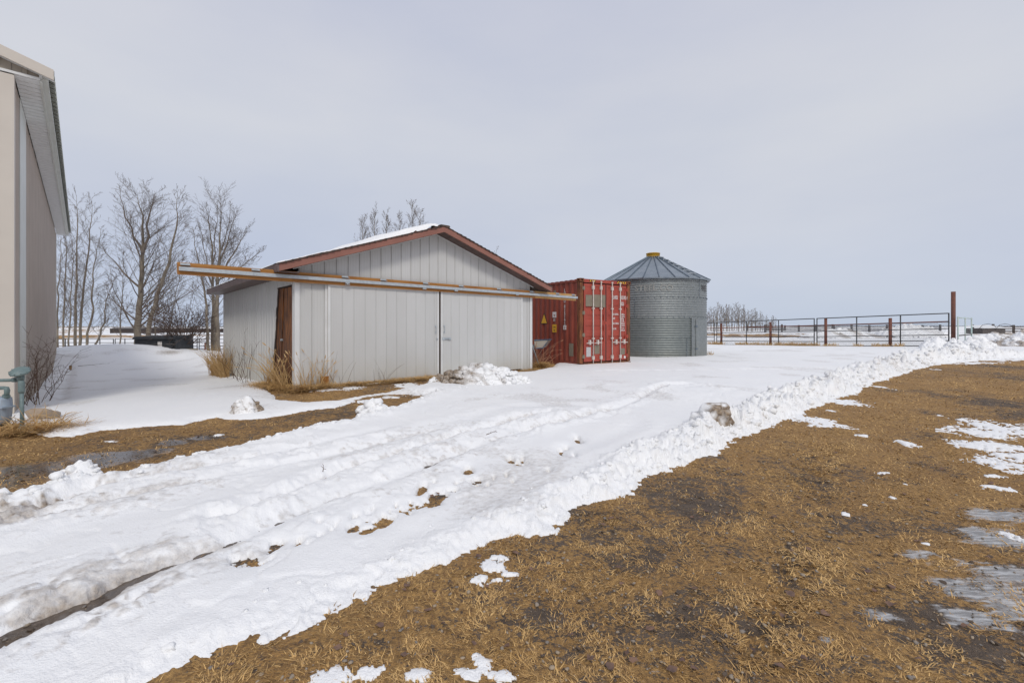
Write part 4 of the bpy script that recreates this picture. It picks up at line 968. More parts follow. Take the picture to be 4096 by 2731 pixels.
front = [(c0.x+a*.95, Yr-.075, EYE+(HY-b)/F*Yr) for a, b in prf]; backp = [(a[0]-.012, Yr+.075, a[2]) for a in front]
midp = [(c0.x+(a[0]-c0.x)*1.12, Yr, c0.z+(a[2]-c0.z)*1.05) for a in front]
nb = len(front); body.v = front+midp+backp
body.f = [tuple(range(nb)), tuple(reversed(range(2*nb, 3*nb)))]
for L0 in (0, nb):
    for i in range(nb):
        j2 = (i+1) % nb; body.f.append((L0+i, L0+nb+i, L0+nb+j2, L0+j2))
body.build('meter_body', m_meterb, gm, True)
MB().box(c0.x-.2, c0.x+.085, Yr-.085, Yr+.08, EYE+(HY-1630)/F*Yr, EYE+(HY-1624)/F*Yr).build('meter_flange', m_meterb, gm)

# ------------------------------------------------------------------ shipping container
c_ang = math.atan2(.54, .842)
cn_ = empty('shipping_container', (2.235, 14.93, .03), c_ang, 'red high cube shipping container with white lock rods and rusty corner posts', 'shipping container')
CW, CLn, CH = 2.36, 12.19, 2.93
# side walls: corrugated
def corr(xo, sgn, name):
    mb = MB(); per = .278; y = .16; pts = []
    while y < CLn-.16:
        for a, d in ((0, 0), (.072, 0), (.14, .036), (.21, .036)):
            if y+a < CLn-.16: pts.append((y+a, d))
        y += per
    for (a, da), (b_, db) in zip(pts[:-1], pts[1:]):
        mb.face([(xo+sgn*da, a, .16), (xo+sgn*db, b_, .16), (xo+sgn*db, b_, CH-.10), (xo+sgn*da, a, CH-.10)][::(-1 if sgn < 0 else 1)])
    return mb.build(name, m_cred, cn_)
sw = corr(.012, 1, 'side_wall'); corr(CW-.012, -1, 'side_wall')
MB().box(.045, .05, .1, CLn-.1, .1, CH-.08).box(CW-.052, CW-.047, .1, CLn-.1, .1, CH-.08).build('inner_liner', m_cred, cn_)
for x0, x1 in ((0, .06), (CW-.06, CW)):
    MB().box(x0, x1, .17, CLn-.17, .0, .155).build('bottom_rail', m_cred, cn_)
    MB().box(x0, x1, .17, CLn-.17, CH-.10, CH-.03).build('top_rail', m_cred, cn_)
mb = MB(); y = .2
while y < CLn-.3:
    mb.hexa([(.06, y, CH-.035), (CW-.06, y, CH-.035), (CW-.06, y+.18, CH-.035), (.06, y+.18, CH-.035)], [(.06, y+.03, CH-.005), (CW-.06, y+.03, CH-.005), (CW-.06, y+.15, CH-.005), (.06, y+.15, CH-.005)]); y += .26
mb.box(.06, CW-.06, .17, CLn-.17, CH-.06, CH-.036); mb.build('roof_sheet', m_cred, cn_)
for x0, x1 in ((0, .15), (CW-.15, CW)):
    for y0, y1 in ((.02, .16), (CLn-.16, CLn-.02)):
        MB().box(x0+.004, x1-.004, y0, y1, .12, CH-.12).build('corner_post', m_rust if x0 == 0 else m_rust, cn_)
def casting(x, y, z, sx, sy):
    # corner casting with oval holes: a frame of bars round a dark pocket
    w, h = .178, .118
    o = MB(); x1, y1 = x+sx*w, y+sy*w
    xa, xb = sorted((x, x1)); ya, yb = sorted((y, y1))
    o.box(xa, xb, ya, yb, z, z+.026).box(xa, xb, ya, yb, z+h-.026, z+h)
    for ax in (xa, xb-.05):
        for ay in (ya, yb-.05): o.box(ax, ax+.05, ay, ay+.05, z+.0262, z+h-.0262)
    o.box(xa+.03, xb-.03, ya+.03, yb-.03, z+.0261, z+h-.0261)
    return o.build('corner_casting', m_rust, cn_)
for z in (-.012, CH-.106):
    casting(-.006, -.006, z, 1, 1); casting(CW+.006, -.006, z, -1, 1); casting(-.006, CLn+.006, z, 1, -1); casting(CW+.006, CLn+.006, z, -1, -1)
MB().box(.18, CW-.18, .015, .15, CH-.115, CH-.005).build('door_header', m_cdoor, cn_)
MB().box(.18, CW-.18, .015, .16, .0, .135).build('door_sill', m_rust, cn_)
for x0, x1 in ((.19, .55), (CW-.55, CW-.19), (.9, 1.3)):
    MB().box(x0, x1, .012, .0145, .02, .07).build('forklift_hole', m_gasket, cn_)
MB().box(.151, CW-.151, .072, .085, .14, CH-.118).build('door_gasket', m_gasket, cn_)
MB().box(.06, CW-.06, CLn-.08, CLn-.03, .05, CH-.1).build('end_wall', m_cred, cn_)
zd0, zd1 = .175, CH-.155
def cdoor(x0, x1):
    frame = MB(); nz = []
    segs = [(zd0, 0), (.80, 0), (.86, .028), (.98, .028), (1.04, 0), (1.16, 0), (1.22, .028), (1.34, .028), (1.40, 0), (1.52, 0), (1.58, .028), (1.70, .028), (1.76, 0), (1.88, 0), (1.94, .028), (2.04, .028), (2.10, 0), (zd1, 0)]
    for (za, da), (zb_, db) in zip(segs[:-1], segs[1:]):
        frame.face([(x0+.07, .034+da, za), (x1-.07, .034+da, za), (x1-.07, .034+db, zb_), (x0+.07, .034+db, zb_)])
    frame.box(x0, x0+.07, .022, .054, zd0, zd1).box(x1-.07, x1, .022, .054, zd0, zd1)
    frame.box(x0+.0701, x1-.0701, .024, .053, zd0, zd0+.09).box(x0+.0701, x1-.0701, .024, .053, zd1-.09, zd1)
    d = frame.build('door', m_cdoor, cn_)
    return d
xm = CW/2
d1 = cdoor(.185, xm-.022); d2 = cdoor(xm+.022, CW-.185)
MB().box(xm-.02, xm+.02, .026, .05, zd0, zd1).build('centre_gasket', m_gasket, cn_)
MB().box(xm-.035, xm+.035, .010, .0255, 1.42, 1.52).build('tab_plate', m_cdoor, cn_)
for d, xs in ((d1, (.57, .93)), (d2, (xm+.27, xm+.66))):
    for xr in xs:
        rodo = MB().tube([(xr, -.012, .06), (xr, -.012, CH-.06)], .019, 10).build('lock_rod', m_rod, d, True)
        for z in (.24, .92, 1.93 if 1 else 0, CH-.34):
            hh = .05 if .5 < z < 2.2 else .12
            MB().box(xr-.045, xr+.045, -.034, .0215, z, z+hh).build('rod_bracket', m_rod, rodo)
        MB().box(xr-.03, xr+.03, -.03, .012, CH-.10, CH-.05).box(xr-.03, xr+.03, -.03, .012, .05, .10).build('cam_lock', m_rod if random.random() < .6 else m_rust, rodo)
    for xr, sg in ((xs[0], -1 if d is d1 else 1), (xs[1], -1 if d is d1 else 1)):
        hx1 = xr+sg*.33
        MB().tube([(xr, -.04, .80), (xr+sg*.12, -.05, .81), (hx1, -.045, .79)], [.016, .017, .012], 8).box(min(xr+sg*.14, xr+sg*.2), max(xr+sg*.14, xr+sg*.2), -.06, .02, .74, .90).build('handle', m_rod, d)
for xh, hm in ((.165, m_primer), (CW-.165, m_cdoor)):
    for z in (.27, .95, 2.02, CH-.34) if xh > 1 else (.30, 1.02, 1.75, CH-.36):
        MB().box(xh-.055, xh+.05, .004, .021, z, z+.10).tube([(xh, .0, z-.02), (xh, .0, z+.12)], .016, 8).build('hinge', hm, cn_)
# markings
def text_mesh(s, size, m, name='lettering', width=1.0, spacing=1.0, line=1.0, align='LEFT'):
    cu = bpy.data.curves.new('t', 'FONT'); cu.body = s; cu.size = size; cu.space_character = spacing; cu.space_line = line; cu.align_x = align
    cu.resolution_u = 3; cu.offset = size*.028
    ob = bpy.data.objects.new('t', cu); COL.objects.link(ob)
    dg = bpy.context.evaluated_depsgraph_get(); me = bpy.data.meshes.new_from_object(ob.evaluated_get(dg)); bpy.data.objects.remove(ob)
    me.materials.clear(); me.materials.append(m); me.name = name
    for v in me.vertices: v.co.x *= width
    return me
def put_front(s, x, z, size, m=m_print, width=.6, y=.0205, parent=cn_, **kw):
    o = link('lettering', text_mesh(s, size, m, width=width, **kw), parent); o.location = (x, y, z); o.rotation_euler = (R(90), 0, 0); return o
# weight table and number on the right door leaf
put_front('LHXU', xm+.345, 2.30, .175, width=.48, parent=d2); put_front('815192', xm+.70, 2.30, .175, width=.50, parent=d2); put_front('6', CW-.175, 2.30, .175, width=.5, parent=d2)
put_front('45G1', xm+.68, 2.08, .175, width=.5, parent=d2)
for s_, z in (('MAX GROSS', 1.745), ('TARE', 1.60), ('MAX CARGO', 1.425), ('CU CAP.', 1.24)):
    put_front(s_, xm+.30, z, .085, width=.62, parent=d2)
for s_, z in (('32.500 kg', 1.745), ('71.650 lbs', 1.665), ('3.860 kg', 1.59), ('8.510 lbs', 1.51), ('28.640 kg', 1.43), ('63.140 lbs', 1.35), ('76.1 cu.m', 1.27), ('2.690 cu.ft', 1.19)):
    put_front(s_, xm+.70, z, .08, width=.62, parent=d2)
# painted-out patches and stickers
MB().box(.26, .56, .0195, .0222, 2.02, 2.40).build('paint_patch', m_primer, d1); MB().box(.58, xm-.03, .0195, .0222, 2.0, 2.42).build('paint_patch', m_primer, d1)
MB().box(.66, .90, .030, .0335, .42, .72).build('paint_patch', m_primer, d1); MB().box(xm+.70, CW-.2, .030, .0335, .36, .58).build('paint_patch', m_primer, d2)
MB().box(.30, .50, .029, .0335, .34, .66).build('data_plate', m_grey, d1)
mb = MB(); mb.lathe([(0, 0), (.05, 0)], 16); o = mb.build('round_sticker', m_print, d2); o.location = (CW-.27, .0205, .27); o.rotation_euler = (R(90), 0, 0)
for xs, n in ((.42, 3), (CW-.66, 5)):
    o_ = MB().box(xs, xs+n*.09+.01, .011, .0145, CH-.085, CH-.015).build('hazard_strip', m_black, cn_)
    for i in range(n):
        x_ = xs+.005+i*.09
        MB().face([(x_, .0095, CH-.083), (x_+.045, .0095, CH-.083), (x_+.085, .0095, CH-.017), (x_+.04, .0095, CH-.017)]).build('hazard_stripe', m_yellow, o_)
# side markings: face -x at x=.012
def put_side(s, y, z, size, m=m_print, width=.7, x=.006, align='CENTER'):
    o = link('lettering', text_mesh(s, size, m, width=width, align=align), sw); o.location = (x, y, z); o.rotation_euler = (R(90), 0, R(-90)); return o
z = 2.53
for ch in 'LHXU 815192':
    if ch != ' ': put_side(ch, .80, z, .145, width=.95)
    z -= .120 if ch != ' ' else .06
MB().box(.0055, .009, .72, .88, z-.03, z+.12).build('check_digit_box', m_print, sw); put_side('6', .80, z+.0, .13, m_cred, .7, .003)
put_side('ic', 1.37, 1.70, .15, m_cred, .9, .002); MB().box(.0035, .006, 1.26, 1.48, 1.66, 1.86).build('logo_box', m_print, sw); put_side('81', 1.37, 1.53, .13, m_print, .9, .004)
MB().box(.0035, .006, 1.25, 1.49, 1.14, 1.42).build('height_sticker', m_yellow, sw)
put_side('2.9m', 1.37, 1.30, .085, m_black, .8, .002); put_side("9'6\"", 1.37, 1.18, .085, m_black, .8, .002)
MB().face([(.004, 2.20, 1.44), (.004, 1.76, 1.44), (.004, 1.98, 1.86)]).build('warning_border', m_black, sw)
MB().face([(.002, 2.15, 1.465), (.002, 1.81, 1.465), (.002, 1.98, 1.80)]).build('warning_triangle', m_yellow, sw)
MB().box(.0045, .0065, 1.28, 1.42, 2.38, 2.62).build('vent_cover', m_primer, sw)
MB().box(.004, .0115, .35, .57, .35, .78).build('paint_patch', m_primer, sw)

# ------------------------------------------------------------------ grain bin
bd = 22.0; th_ = R(17.22); bc = Vector((bd*math.sin(th_), bd*math.cos(th_)))
gb = empty('grain_bin', (bc.x, bc.y, 0), 0, 'round corrugated galvanised grain bin with cone roof and yellow cap', 'grain bin')
RB, ZB, ZT = 2.28, -.08, 3.42
ringh = (ZT-.08)/4
toCam = math.atan2(-bc.y, -bc.x)
for q in range(4):
    z0 = .08+q*ringh if q else ZB; z1 = .08+(q+1)*ringh; pr = []
    n = int((z1-z0)/.1*8)
    for i in range(n+1):
        z = z0+(z1-z0)*i/n; pr.append((RB+.014*math.sin(2*math.pi*z/.1)+(.004 if q % 2 else 0), z))
    mb = MB().lathe(pr, 100); mb.build('wall_ring', m_binlow if q < 2 else m_bin, gb, True)
mb = MB()
for q in range(1, 4):
    z = .08+q*ringh
    for i in range(58):
        a = i*2*math.pi/58; mb.tube([((RB+.005)*math.cos(a), (RB+.005)*math.sin(a), z), ((RB+.035)*math.cos(a), (RB+.035)*math.sin(a), z)], .016, 6)
for q in range(4):
    for off in (0, 1, 2):
        a = toCam+(.95 if q % 2 else .62)+(q % 2)*.0+off*2.1-.95*(q == 2)
        for i in range(12):
            z = .1+q*ringh+i*ringh/12; mb.tube([((RB+.005)*math.cos(a), (RB+.005)*math.sin(a), z), ((RB+.033)*math.cos(a), (RB+.033)*math.sin(a), z)], .014, 6)
o = mb.build('bolts', m_binrib, gb); o['kind'] = 'stuff'
NP = 24; RE, RC_, ZA = RB+.15, .27, 4.56
ZE = ZT-.02
for i in range(NP):
    a0 = 2*math.pi*i/NP+.06; a1 = a0+2*math.pi/NP
    def pp(r, a, z): return (r*math.cos(a), r*math.sin(a), z)
    mb = MB(); am = (a0+a1)/2
    for r0, r1 in ((RE, 1.3), (1.3, RC_)):
        z0 = ZE+(RE-r0)/(RE-RC_)*(ZA-ZE); z1 = ZE+(RE-r1)/(RE-RC_)*(ZA-ZE)
        mb.face([pp(r0, a0, z0), pp(r0, a1, z0), pp(r1, a1, z1), pp(r1, a0, z1)])
    mb.face([pp(RE, a1, ZE), pp(RE, a0, ZE), pp(RE-.02, a0, ZE-.06), pp(RE-.02, a1, ZE-.06)])
    p_ = mb.build('roof_panel', m_binroof, gb)
    d = .018
    rb = MB().tube([pp(RE+.015, a0, ZE+.005), pp(RC_, a0, ZA+.025)], .024, 5); rb.build('roof_rib', m_binrib, p_)
mb = MB().lathe([(RB+.03, ZE-.05), (RE-.03, ZE-.052), (RE-.03, ZE-.02), (RB, ZE+.03)], 72); mb.build('eave_ring', m_binrib, gb)
MB().lathe([(.30, ZA-.02), (.30, ZA+.15), (.315, ZA+.15), (.315, ZA+.175), (.29, ZA+.185), (0, ZA+.19)], 36).build('roof_cap', m_capy, gb, True)
# roof ladder rungs
for i in range(7):
    f = .12+i*.13; r_ = RE+(RC_-RE)*f; z = ZE+(ZA-ZE)*f+.07; a = toCam+.80; hw = .22*(1-f*.35)
    ux, uy = -math.sin(a), math.cos(a); cx_, cy_ = r_*math.cos(a), r_*math.sin(a)
    MB().tube([(cx_-ux*hw, cy_-uy*hw, z-.06), (cx_-ux*hw, cy_-uy*hw, z), (cx_+ux*hw, cy_+uy*hw, z), (cx_+ux*hw, cy_+uy*hw, z-.06)], .018, 6).build('roof_rung', m_galv, gb)
# door
da = toCam+.98; 
def cylp(r, a, z): return (r*math.cos(a), r*math.sin(a), z)
def curved(a0, a1, z0, z1, r0, r1, name, m, par=gb, n=6):
    mb = MB()
    for i in range(n):
        b0 = a0+(a1-a0)*i/n; b1 = a0+(a1-a0)*(i+1)/n
        mb.hexa([cylp(r0, b0, z0), cylp(r0, b1, z0), cylp(r1, b1, z0), cylp(r1, b0, z0)][::-1], [cylp(r0, b0, z1), cylp(r0, b1, z1), cylp(r1, b1, z1), cylp(r1, b0, z1)][::-1])
    return mb.build(name, m, par)
fr = curved(da-.26, da+.30, -.05, 1.74, RB+.012, RB+.045, 'door_frame', m_bin)
dd = curved(da-.165, da+.24, .03, 1.68, RB+.046, RB+.075, 'door', m_bin)
for z in (.42, 1.36): curved(da-.19, da-.13, z, z+.05, RB+.076, RB+.09, 'hinge', m_binrib, dd, 1)
mb = MB()
for i in range(22):
    for a in (da-.245, da-.205): mb.tube([cylp(RB+.045, a, .0+i*.078), cylp(RB+.053, a, i*.078)], .010, 5)
o = mb.build('bolts', m_binrib, fr); o['kind'] = 'stuff'
def wrap_text(s, size, a_start, z, m, r=RB+.022, width=1.0):
    me = text_mesh(s, size, m, width=width)
    for v in me.vertices:
        a = a_start+v.co.x/RB; zz = z+v.co.y; v.co = cylp(r, a, zz)
    return link('lettering', me, gb)
wrap_text('STEEL CO', .34, toCam-.33, 2.86, m_fadeprint, width=1.05)
wrap_text('WE', .38, toCam+1.02, 2.88, m_darkprint, width=.95)

# ------------------------------------------------------------------ bare trees
def grow(mb, p, d, L, r, lev, maxlev, up, kids, spread, nseg, rtwig, stop=.25, wob=.10):
    pts = [p.copy()]; rad_ = [r]; q = p.copy(); dd = d.copy(); sl_ = L/nseg
    for i in range(nseg):
        dd = (dd+Vector((random.gauss(0, wob), random.gauss(0, wob), random.gauss(0, wob*.6)+up))).normalized()
        q = q+dd*sl_; pts.append(q.copy()); rad_.append(max(r*(1-.8*(i+1)/nseg), rtwig*.55))
    mb.tube(pts, rad_, 5 if r > .05 else (4 if lev == 0 and r > .03 else 3), False)
    if lev >= maxlev: return
    n = kids[lev]
    for i in range(n):
        f = stop+(1-stop)*(i+random.random())/n; ii = min(int(f*nseg), nseg-1); fr_ = f*nseg-ii
        b = pts[ii].lerp(pts[ii+1], fr_); rr = (rad_[ii]*(1-fr_)+rad_[ii+1]*fr_)*.8
        ax = (pts[ii+1]-pts[ii]).normalized(); o = ax.orthogonal().normalized(); o.rotate(Matrix.Rotation(random.random()*6.28, 3, ax))
        an = R(random.uniform(*spread)); nd = ax*math.cos(an)+o*math.sin(an)
        grow(mb, b, nd, L*(1-f*.55)*random.uniform(.32, .55), max(rr*.55, rtwig), lev+1, maxlev, up*.8, kids, spread, max(3, nseg-2), rtwig, .15, wob)
def polytree(name, pts, r0, label, group, nb, bl, seed, kids=(9, 6), spread=(28, 55), f0=.3, rtw=.0062, cone=True, up=.055, leaders=(), cat='tree'):
    """trunk along world points, crown of recursive branches"""
    random.seed(seed); base = Vector(pts[0]); t = empty(name, base, 0, label, cat, group)
    P_ = [Vector(p)-base for p in pts]; N_ = 14; seg = []
    tot = sum((b-a).length for a, b in zip(P_[:-1], P_[1:])); 
    def at_(f):
        d = f*tot
        for a, b in zip(P_[:-1], P_[1:]):
            l = (b-a).length
            if d <= l: return a.lerp(b, d/l), (b-a).normalized()
            d -= l
        return P_[-1].copy(), (P_[-1]-P_[-2]).normalized()
    for i in range(N_+1):
        p_, _ = at_(i/N_); seg.append(p_+Vector((random.gauss(0, .03), random.gauss(0, .03), 0))*(i > 0))
    tr_ = MB().tube([seg[0]-Vector((0, 0, .4))]+seg, [r0*1.25]+[max(r0*(1-i/N_)**.8, rtw) for i in range(N_+1)], 8, False)
    tr_.build('trunk', m_bark, t, True)
    cr_ = MB()
    for i in range(nb):
        f = f0+(1-f0)*((i+random.random())/nb)
        p_, d_ = at_(f); o = Vector((random.gauss(0, 1), random.gauss(0, 1), 0)).normalized()
        an = R(random.uniform(*spread)); nd = (d_*math.cos(an)+o*math.sin(an)).normalized()
        L = bl*(1.15-.85*f if cone else (1.05-.35*f))*random.uniform(.7, 1.15)
        grow(cr_, p_, nd, L, max(r0*(1-f)**.8*.22, .011), 0, 2, up, kids, (25, 50), 6, rtw)
    for (f, tgt, rl, nl) in leaders:
        p_, d_ = at_(f); tv = Vector(tgt)-base; dv = tv-p_; pts2 = [p_+dv*(q/6)+Vector((random.gauss(0, .06), random.gauss(0, .06), 0))*(0 < q < 6)-Vector((0, 0, 1))*dv.length*.05*math.sin(q/6*3.14) for q in range(7)]
        cr_.tube(pts2, [rl*(1-.85*q/6) for q in range(7)], 5, False)
        for i in range(nl):
            g = .2+.8*(i+random.random())/nl; ii = min(int(g*6), 5); b = pts2[ii].lerp(pts2[ii+1], g*6-ii); ax = (pts2[ii+1]-pts2[ii]).normalized()
            o = Vector((random.gauss(0, 1), random.gauss(0, 1), .1)).normalized(); an = R(random.uniform(*spread))
            grow(cr_, b, (ax*math.cos(an)+o*math.sin(an)).normalized(), bl*.62*(1.1-.7*g)*random.uniform(.6, 1.1), max(rl*(1-g)*.34, .011), 0, 2, up, kids, (22, 55), 5, rtw)
    cr_.build('crown', m_twig, t)
    return t
def T3(px, py, Yd): return ((px-CX)/F*Yd, Yd, EYE+(HY-py)/F*Yd)
def T3g(px, Yd):
    X_ = (px-CX)/F*Yd; return (X_, Yd, gz(X_, Yd))
GRP = 'bare poplars behind the yard'
K2 = (6, 4)
polytree('poplar_tree', [T3g(547, 27), T3(556, 1200, 27), T3(570, 1000, 27), T3(575, 936, 27), T3(570, 800, 27), T3(548, 706, 27)], .20, 'tallest bare poplar, thick forked trunk behind the black dumpster', None, 62, 4.5, 101, (9, 4), (32, 58), .10,
         leaders=((.62, T3(475, 712, 27), .085, 10), (.62, T3(622, 706, 27), .10, 12), (.40, T3(400, 935, 27), .07, 9), (.58, T3(500, 800, 26), .05, 8)))
polytree('poplar_tree', [T3g(580, 26.5), T3(612, 1235, 26.5), T3(634, 1160, 26.5), T3(672, 1040, 26.5), T3(690, 966, 26.5), T3(708, 860, 26.5), T3(710, 747, 26.5)], .14, 'bare poplar leaning right beside the thick forked one', None, 46, 2.9, 102, (7, 4), (30, 55), .12)
polytree('poplar_tree', [T3g(873, 25.5), T3(868, 1250, 25.5), T3(868, 1100, 25.5), T3(881, 915, 25.5), T3(885, 850, 25.5), T3(889, 770, 25.5)], .15, 'bare poplar with wide round crown nearest the garage eave', None, 44, 2.9, 103, (9, 4), (30, 58), .30, cone=False,
         leaders=((.55, T3(1000, 870, 25.5), .07, 11), (.5, T3(1055, 960, 25.5), .05, 10), (.6, T3(950, 800, 25.5), .06, 10), (.62, T3(925, 775, 25.5), .05, 8)))
polytree('poplar_tree', [T3g(853, 26), T3(850, 1150, 26), T3(852, 956, 26), T3(838, 880, 26), T3(822, 775, 26)], .12, 'bare poplar with slim dark trunk just left of the round crowned one', None, 30, 2.2, 104, (7, 4), (28, 50), .3,
         leaders=((.55, T3(868, 785, 26), .05, 9), (.45, T3(790, 850, 26), .05, 9)))
polytree('poplar_tree', [T3g(835, 25.2), T3(822, 1200, 25.2), T3(818, 1140, 25.2), T3(795, 1060, 25.2), T3(782, 1000, 25.2), T3(770, 905, 25.2)], .08, 'thin pale poplar bending left under the beam end', None, 18, 1.7, 105, K2, (28, 55), .35)
thin = [(302, 307, 783, 28, .10, 'slim straight poplar beside the tan building, tallest of the thin left ones', 3.0),
        (318, 368, 793, 27.5, .095, 'slim poplar leaning right, second from the tan building among tall thin ones', 2.9),
        (345, 404, 930, 27, .08, 'thin poplar with curved pale trunk right of the two tall slim ones', 2.4),
        (232, 240, 905, 29, .07, 'thin poplar nearest the tan building edge', 2.2),
        (255, 262, 860, 28.5, .07, 'thin poplar between the tan building edge and the tall slim one', 2.2),
        (276, 290, 930, 26.5, .055, 'low thin poplar sapling in front of the slim straight poplar', 1.8),
        (378, 468, 1095, 25.5, .065, 'short poplar leaning strongly right before the field', 1.7),
        (480, 492, 1010, 28, .05, 'spindly sapling left of the thick forked poplar', 1.6),
        (618, 640, 1000, 28, .045, 'spindly sapling behind the right leaning poplar', 1.5),
        (668, 730, 1010, 30, .05, 'spindly sapling behind the twiggy shrub', 1.6)]
for i, (bx, tx, ty, Yd, r0, lab, bl) in enumerate(thin):
    b0 = T3g(bx, Yd); t1 = T3(tx, ty, Yd); by = 1400
    bend = -12 if i in (2, 6) else 5
    polytree('poplar_tree', [b0, T3(bx+(tx-bx)*.35-bend*.5, by+(ty-by)*.35, Yd), T3(bx+(tx-bx)*.7+bend, by+(ty-by)*.7, Yd), t1], r0*.82, lab, None, 34, bl*.85, 200+i, K2, (28, 52), .12)
for _n, _sc in (('poplar_tree', (.95, .95, .90)), ('poplar_tree.002', (.92, .92, .90)), ('poplar_tree.003', (.95, .95, .92)), ('poplar_tree.001', (1, 1, .95))):
    bpy.data.objects[_n].scale = _sc
def shrub(name, base, n, h, lean, label, seed, m=m_shrub, r=.016, kids=(7, 4), wob=.12, cat='shrub', group=None, up=.05, ml=2, rt=.006, part='stems', spread=(18, 45)):
    random.seed(seed); b = Vector(base); t = empty(name, b, 0, label, cat, group); mb = MB()
    for i in range(n):
        a = random.random()*6.28; d = Vector((math.cos(a)*lean*random.random(), math.sin(a)*lean*random.random(), 1)).normalized()
        grow(mb, Vector((random.gauss(0, .10), random.gauss(0, .10), -.05)), d, h*random.uniform(.65, 1.1), r, 0, ml, up, kids, spread, 7, rt, .25, wob)
    mb.build(part, m, t); return t
shrub('willow_shrub', T3g(732, 24.6), 48, 3.2, 1.35, 'dense leafless brown shrub at the right end of the black dumpster', 301, up=.0, rt=.010, kids=(7, 4), r=.018)
for i, (px, ty, Yd) in enumerate(((1452, 880, 34), (1500, 845, 35), (1545, 860, 34.5), (1600, 870, 36), (1650, 818, 35), (1680, 850, 36.5))):
    labs = ['leftmost bare treetop showing over the snowy roof', 'rounded bare treetop second from left over the roof', 'low bare treetop in the middle over the roof', 'bare treetop right of the middle over the roof', 'highest bare treetop showing over the roof', 'rightmost bare treetop over the roof near the ridge']
    polytree('poplar_tree', [T3g(px-10, Yd), T3(px-4, 1150, Yd), T3(px, ty, Yd)], .11, labs[i], 'treetops over the garage roof', 44, 2.2, 320+i, (8, 5), (22, 42), .45)
polytree('poplar_tree', [T3g(1990, 36), T3(1992, 1150, 36), T3(1985, 985, 36)], .05, 'thin twig tips of a small tree above the right roof slope', None, 9, 1.5, 340, (4, 3), (20, 40), .5)
# distant grove beyond the fence: three grown trees, then copies
protos = []
for i in range(4):
    random.seed(400+i); h = 6.2+i*.5
    protos.append(polytree('aspen_tree', [(0, 300+i*9, 0), (.2*(i-1), 300+i*9, h*.5), (.1, 300+i*9, h)], .10, 'x', 'distant grove of bare trees behind the wire fence', 24, 2.0, 410+i, (6, 4), (25, 50), .2, .017, cat='tree'))
random.seed(5)
slots = []
for i, px in enumerate(np.linspace(2822, 3100, 46)):
    env = 1232 if px < 2870 else (1222 if px < 2990 else (1240 if px < 3040 else 1262))
    slots.append((px+random.uniform(-4, 4), 108+random.uniform(-9, 14), env+random.uniform(-6, 20)))
for i, (px, Yd, ty) in enumerate(slots):
    o = protos[i] if i < 4 else copy_tree(protos[i % 4])
    X_ = (px-CX)/F*Yd; z = gz(X_, Yd); o.location = (X_, Yd, z); hh = (EYE+(HY-ty)/F*Yd-z)/(6.2+(i % 4)*.5)
    o.scale = (hh*.95, hh*.95, hh); o.rotation_euler = (0, 0, random.random()*6.28)
    o['label'] = 'leafless aspen in the distant grove right of the grain bin'; o['group'] = 'distant grove of bare trees behind the wire fence'
for o in [q for p_ in protos for q in p_.children]:
    if o.name.startswith('trunk'): pass

# ------------------------------------------------------------------ weeds and stalks
def stalks(name, spots, n, h, label, m, seed, lean=.5, w=.004, cat='weeds', curl=.5, seedhead=False):
    random.seed(seed); b = Vector(spots[0]); t = MB()
    for i in range(n):
        f = random.random()*(len(spots)-1); ii = int(f); s = Vector(spots[ii]).lerp(Vector(spots[min(ii+1, len(spots)-1)]), f-ii)+Vector((random.gauss(0, .07), random.gauss(0, .07), 0))
        a = random.random()*6.28; hh = h*random.uniform(.4, 1.1); d = Vector((math.cos(a)*lean*random.random(), math.sin(a)*lean*random.random(), 1)).normalized()
        pts = [s-Vector((0, 0, .03))]; ns = 5; c = Vector((math.cos(a), math.sin(a), -.5))*curl*random.random()
        for q in range(ns):
            d = (d+c*.22*(q+1)/ns*2).normalized(); pts.append(pts[-1]+d*hh/ns)
        ww = w*random.uniform(.6, 1.4)
        t.tube([p_-b for p_ in pts], [ww, ww, ww*.9, ww*.8, ww*.6, ww*.3], 3, False)
        if seedhead and random.random() < .4: t.tube([pts[-1]-b, pts[-1]+d*.04-b, pts[-1]+d*.10-b], [ww, ww*1.8, ww*.4], 4, False)
    o = t.build(name, m); o.location = b; return tag(o, label, cat, None, 'stuff' if n > 60 else None)
def gp(px, py, dz=.02): g = G(px, py); return (g.x, g.y, g.z+dz)
def gw(s, off): 
    w = GA+GS*(s*k)+GE*(-off); return (w.x, w.y, gz(w.x, w.y)+.05)
def gf(t, off):
    w = GA+GE*(t*k)-GS*off; return (w.x, w.y, gz(w.x, w.y)+.0)
stalks('tall_dry_grass', [gw(8.9, .3), gw(7.9, .25), gw(6.8, .25)], 420, 1.05, 'tuft of tall orange dry grass at the back corner of the garage side wall', m_straw, 501, .55, .005, 'grass', .55)
for i, s_ in enumerate((6.0, 5.0, 4.1, 3.3)):
    shrub('thorny_sapling', gw(s_, .22), 3+(i % 2), 1.15+.25*(i % 3), .7, ['bare arching sapling near the tall orange grass', 'bare sapling in the middle of the side wall', 'tall bare sapling with side twigs, mid side wall', 'bare sapling nearest the side door'][i], 510+i, m_vine, .007, (5, 2), .14, 'sapling', 'bare saplings along the garage side wall', .02, 1, .003)
stalks('dry_reeds', [gw(1.9, .12), gw(1.0, .15), gw(.2, .12)], 90, .95, 'broken pale reeds in front of the crooked side door', m_straw, 520, .55, .0065, 'weeds', .9, True)
stalks('dry_reeds', [gf(.1, .1), gf(.65, .12)], 55, .8, 'pale reeds against the white strip left of the sliding doors', m_straw, 521, .4, .005, 'weeds', .5, True)
stalks('bare_stems', [gf(.8, .15), gf(1.1, .15)], 8, .95, 'thin bare stems leaning on the left sliding door', m_vine, 522, .7, .003, 'weeds', .3)
